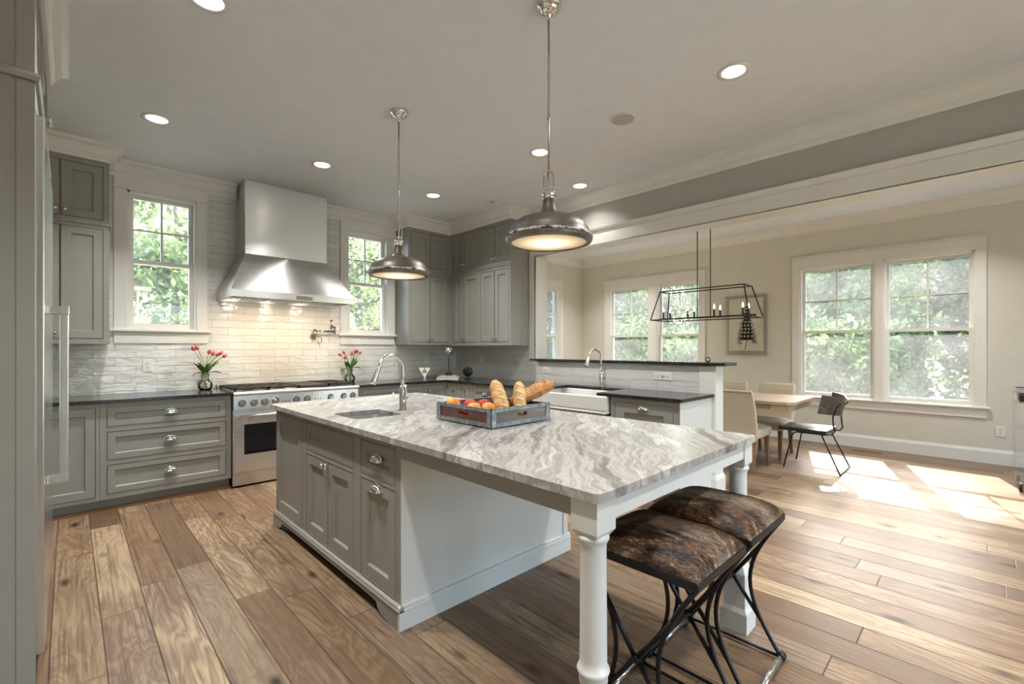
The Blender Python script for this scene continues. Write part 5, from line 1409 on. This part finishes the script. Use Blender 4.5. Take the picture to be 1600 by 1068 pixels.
# artwork
t = thing('framed_art', 'acrylic framed print of a dark pinecone shape with white dots on the cream wall', 'picture', (XD, 2.615, 1.70))
G(TR).box(2.303, 2.928, 1.222, 2.165, 0.03, 0.036).build('acrylic_front', M['acrylic'], t)
G(TR).box(2.303, 2.928, 1.222, 2.165, 0.012, 0.018).build('acrylic_back', M['acrylic'], t)
G(TR).box(2.357, 2.868, 1.291, 2.12, 0.019, 0.021).build('print', M['paper'], t)
g = G()
for a in (2.32, 2.91):
    for b in (1.24, 2.15): g.tube([TR(a, b, 0), TR(a, b, 0.042)], 0.008, 10)
g.build('standoff_bolts', M['chrome'], t)
g = G(TR); rnd = random.Random(5); cy_ = 2.60
body = []
for k in range(25):
    f = k/24; z = 1.99-0.53*f; w = 0.03+0.16*f**1.1 if f < 0.85 else 0.03+0.16*0.85**1.1
    body.append((cy_+w*0.55, z))
g.prism([(p, q) for p, q in body]+[(2*cy_-p, q) for p, q in body[::-1]], 0.0215, 0.0222)
for k in range(300):
    f = rnd.random()**0.7; z = 1.99-0.58*f; w = 0.02+0.12*f; s = rnd.choice((-1, 1)); y = cy_+s*w*rnd.uniform(.5, .9)
    L = 0.03+0.06*f*rnd.random(); an = rnd.uniform(-0.9, 0.5); y2 = y+s*L*math.cos(an); z2 = z+L*math.sin(an)
    g.add([(y, z-.003, 0.0225), (y, z+.003, 0.0225), (y2, z2, 0.0225), (y, z, 0.0217)], [(0, 2, 1), (0, 1, 3), (1, 2, 3), (2, 0, 3)])
g.prism([(cy_-.006, 1.47), (cy_+.006, 1.47), (cy_+.032, 1.31), (cy_+.022, 1.31)], 0.0215, 0.0222)
inkp = g.build('pinecone_drawing', M['ink'], t)
g = G(TR)
for i, z in enumerate((1.95, 1.90, 1.85, 1.80, 1.745, 1.69, 1.635, 1.58, 1.52)):
    m = 1+min(3, i//2+ (1 if i > 0 else 0)); 
    for j in range(m): g.lathe([(0.0135, 0.0222), (0.0135, 0.0232)], (cy_+(j-(m-1)/2)*0.05+rnd.uniform(-.006, .006), z, 0), 10)
g.build('white_dots', M['white_dot'], t)

# floor register
t = thing('floor_register', 'brown slotted floor vent by the baseboard under the big window', 'floor vent', (7.38, 1.06, 0.0))
G().box(7.31, 7.45, 0.90, 1.225, 0.0005, 0.005).build('plate', M['toe_wood'], t)
g = G()
for k in range(22): g.box(7.335, 7.425, 0.925+k*0.0128, 0.931+k*0.0128, 0.005, 0.0056)
g.build('slots', M['slot'], t)

# acrylic cart
t = thing('acrylic_cart', 'clear acrylic rolling bar cart cut by the right edge of the photo', 'cart', (6.58, -0.5, 0))
a0, a1, b0, b1 = 6.32, 6.86, -0.86, -0.19
for z in (0.09, 0.33, 0.58, 0.82): G().box(a0, a1, b0, b1, z, z+0.012).build('shelf', M['acrylic'], t)
for y in (b1-0.012, b0): G().box(a0, a1, y, y+0.012, 0.102, 0.82).build('side_panel', M['acrylic'], t)
g = G().box(a0, a0+0.01, b0+.012, b1-0.012, 0.34, 0.42); g.box(a0, a0+0.01, b0+.012, b1-0.012, 0.592, 0.66); g.build('shelf_rail', M['acrylic'], t)
g = G(); g.cells(a0, a1, b0, b1, [(a0+0.022, a1-0.022, b0+0.022, b1-0.022)], 0.832, 0.93); g.build('top_tray', M['acrylic'], t)
g = G(); g.cells(a0-.003, a1+.003, b0-.003, b1+.003, [(a0+0.02, a1-0.02, b0+0.02, b1-0.02)], 0.93, 0.945); g.build('chrome_rim', M['chrome'], t)
G().box(a0+0.03, a1-0.03, b0+0.03, b1-0.03, 0.834, 0.92).build('tray_box', M['black_gloss'], t)
for x in (a0+0.04, a1-0.04):
    for y in (b0+0.04, b1-0.04):
        c_ = G().lathe([(0.012, 0.06), (0.012, 0.09)], (x, y, 0), 10).build('caster', M['chrome'], t)
        G().lathe([(0.018, -0.012), (0.03, -0.011), (0.032, 0), (0.03, 0.011), (0.018, 0.012)], (x, y, 0.0325), 18, 'y').build('wheel', M['rubber'], c_)

# ================================================================ OUTSIDE
struct(G().box(-30, 45, -30, 45, -1.3, -1.25).build('lawn', M['ground']))
def tree(label, x, y, h, cr, leaves, mat, seed, group, zc=0.55, thick=1.0, lsz=0.08):
    rnd = random.Random(seed); z0 = -1.25
    t = thing('tree', label, 'tree', (x, y, z0), group)
    g = G(); base = Vector((x, y, z0)); top = Vector((x+rnd.uniform(-.5, .5), y+rnd.uniform(-.5, .5), z0+h*0.8))
    tr = [base.lerp(top, k/6)+Vector((rnd.uniform(-.08, .08), rnd.uniform(-.08, .08), 0))*(k > 0) for k in range(7)]
    g.tube(tr, [(0.15-0.018*k)*(0.6+0.4*thick) for k in range(7)], 8); 
    tips = []
    for k in range(26):
        i = rnd.randint(1, 6); p = tr[i]; a = rnd.uniform(0, 2*PI); L = cr*rnd.uniform(0.45, 0.78)
        e = p+Vector((math.cos(a)*L, math.sin(a)*L, rnd.uniform(-.3, .8)*L)); m = p.lerp(e, 0.5)+Vector((rnd.uniform(-.2, .2), rnd.uniform(-.2, .2), rnd.uniform(0, .3)))
        g.tube([p, m, e], [0.05*thick, 0.032*thick, 0.012*thick], 6); tips += [m, e, m.lerp(e, .5)]
        for q in range(3):
            s = m.lerp(e, rnd.random()); e2 = s+Vector((rnd.uniform(-1, 1), rnd.uniform(-1, 1), rnd.uniform(-.5, .8)))*cr*0.24; g.tube([s, e2], [0.014, 0.005], 5); tips.append(e2)
    g.build('trunk', M['bark'], t)
    vs = []; fs = []
    zmid = z0+h*zc
    for k in range(leaves):
        if rnd.random() < 0.65: c = rnd.choice(tips)+Vector((max(-.45, min(.45, rnd.gauss(0, .2))), max(-.45, min(.45, rnd.gauss(0, .2))), rnd.gauss(0, .22)))
        else:
            a = rnd.uniform(0, 2*PI); q = rnd.random()**0.5*cr; c = Vector((x+q*math.cos(a), y+q*math.sin(a), zmid+rnd.uniform(-.5, .5)*h*0.85))
        s = lsz*rnd.uniform(0.6, 1.4); n = Vector((rnd.gauss(0, 1), rnd.gauss(0, 1), rnd.gauss(0, 1)+0.5)).normalized(); u = n.orthogonal().normalized(); u.rotate(Matrix.Rotation(rnd.uniform(0, 6.3), 3, n)); v = n.cross(u)
        b = len(vs); vs += [tuple(c-u*s), tuple(c+v*s*.5), tuple(c+u*s), tuple(c-v*s*.5)]; fs.append((b, b+1, b+2, b+3))
    g = G(); g.raw = True; g.add(vs, fs); g.build('foliage', mat, t, origin=(x, y, z0))
    return t
k = 0
for x, y, h, cr, n, ls, lab in ((14.0, -1.4, 5.6, 1.4, 12000, .085, 'leafy green tree outside the right pane of the big window'), (14.0, 2.1, 5.4, 1.4, 13000, .085, 'leafy green tree outside the left pane of the big window'),
                       (14.0, 5.6, 5.8, 1.4, 13000, .085, 'leafy green tree outside the window behind the chandelier'), (14.0, 9.1, 6.2, 1.4, 12000, .085, 'leafy green tree outside, left of the chandelier window'),
                       (18.2, -0.6, 7.2, 1.5, 11000, .12, 'tall tree in the second row behind the big window'), (18.2, 2.9, 7.0, 1.5, 11000, .12, 'tall tree in the second row beyond the framed print'), (18.2, 6.7, 7.4, 1.5, 11000, .12, 'tall tree in the second row behind the chandelier window'), (18.2, 10.3, 7.4, 1.5, 11000, .12, 'tall tree in the second row behind the left sash of the chandelier window'), (18.2, -4.2, 7.0, 1.5, 8000, .12, 'tall tree in the second row at the far right of the garden'),
                       (22.5, -2.0, 9.0, 1.6, 9000, .17, 'tallest far tree straight behind the big window'), (22.5, 1.7, 9.0, 1.6, 9000, .17, 'tallest far tree behind the left sash of the big window'), (22.5, 5.4, 9.0, 1.6, 9000, .17, 'tallest far tree behind the chandelier'), (22.5, 9.1, 9.0, 1.6, 9000, .17, 'tallest far tree behind the chandelier window, near its mullion'), (22.5, 12.8, 9.0, 1.6, 9000, .17, 'tallest far tree behind the left sash of the chandelier window'),
                       (10.9, -1.0, 3.1, 0.95, 7000, .07, 'low bushy tree close outside, at the right edge of the big window'), (10.9, 1.85, 3.2, 0.95, 7000, .07, 'low bushy tree close outside, below the left sash of the big window'), (10.9, 4.7, 3.2, 0.95, 7000, .07, 'low bushy tree close outside, right of the chandelier window'), (10.9, 7.5, 3.3, 0.95, 7000, .07, 'low bushy tree close outside, below the chandelier window')):
    tree(lab, x, y, h, cr, n, M['foliage'], 20+k, 'trees beyond the dining windows', lsz=ls); k += 1
for x, y, h, cr, n, th, lab in ((1.6, 12.6, 7.2, 1.6, 11000, 1.3, 'pale leafed tree outside the window left of the hood'), (6.2, 12.4, 7.2, 1.5, 8000, 2.2, 'pale leafed tree with thick bare branches outside the window right of the hood'),
                       (3.9, 16.8, 8.5, 1.7, 6000, 1, 'pale tree farther back between the range wall windows'), (8.4, 16.6, 8.5, 1.7, 6000, 1, 'pale tree farther back beyond the bare branched tree'), (-0.2, 17.0, 8.5, 1.7, 6000, 1, 'pale tree farther back above the white brick house'), (14.7, 13.0, 7.0, 1.5, 11000, 1, 'pale leafed tree outside the dining end window')):
    tree(lab, x, y, h, cr, n, M['foliage_pale'], 40+k, 'trees beyond the range wall', thick=th); k += 1
t = thing('neighbouring_house', 'white brick house corner with a wooden deck rail, outside the left window', 'house', (-0.1, 9.6, -1.25))
G().box(-2.5, 0.78, 9.4, 10.4, -1.25, 1.75).build('brick_wall', M['siding'], t)
g = G(); g.box(-2.5, 0.95, 9.3, 10.4, 1.75, 1.83); g.box(-2.5, 0.95, 9.3, 9.36, 2.25, 2.31)
for i in range(24): g.box(-2.45+i*0.14, -2.42+i*0.14, 9.31, 9.35, 1.83, 2.25)
g.build('deck_rail', M['deck_wood'], t)
for o in bpy.data.objects:
    if '_o' in o.keys(): del o['_o']
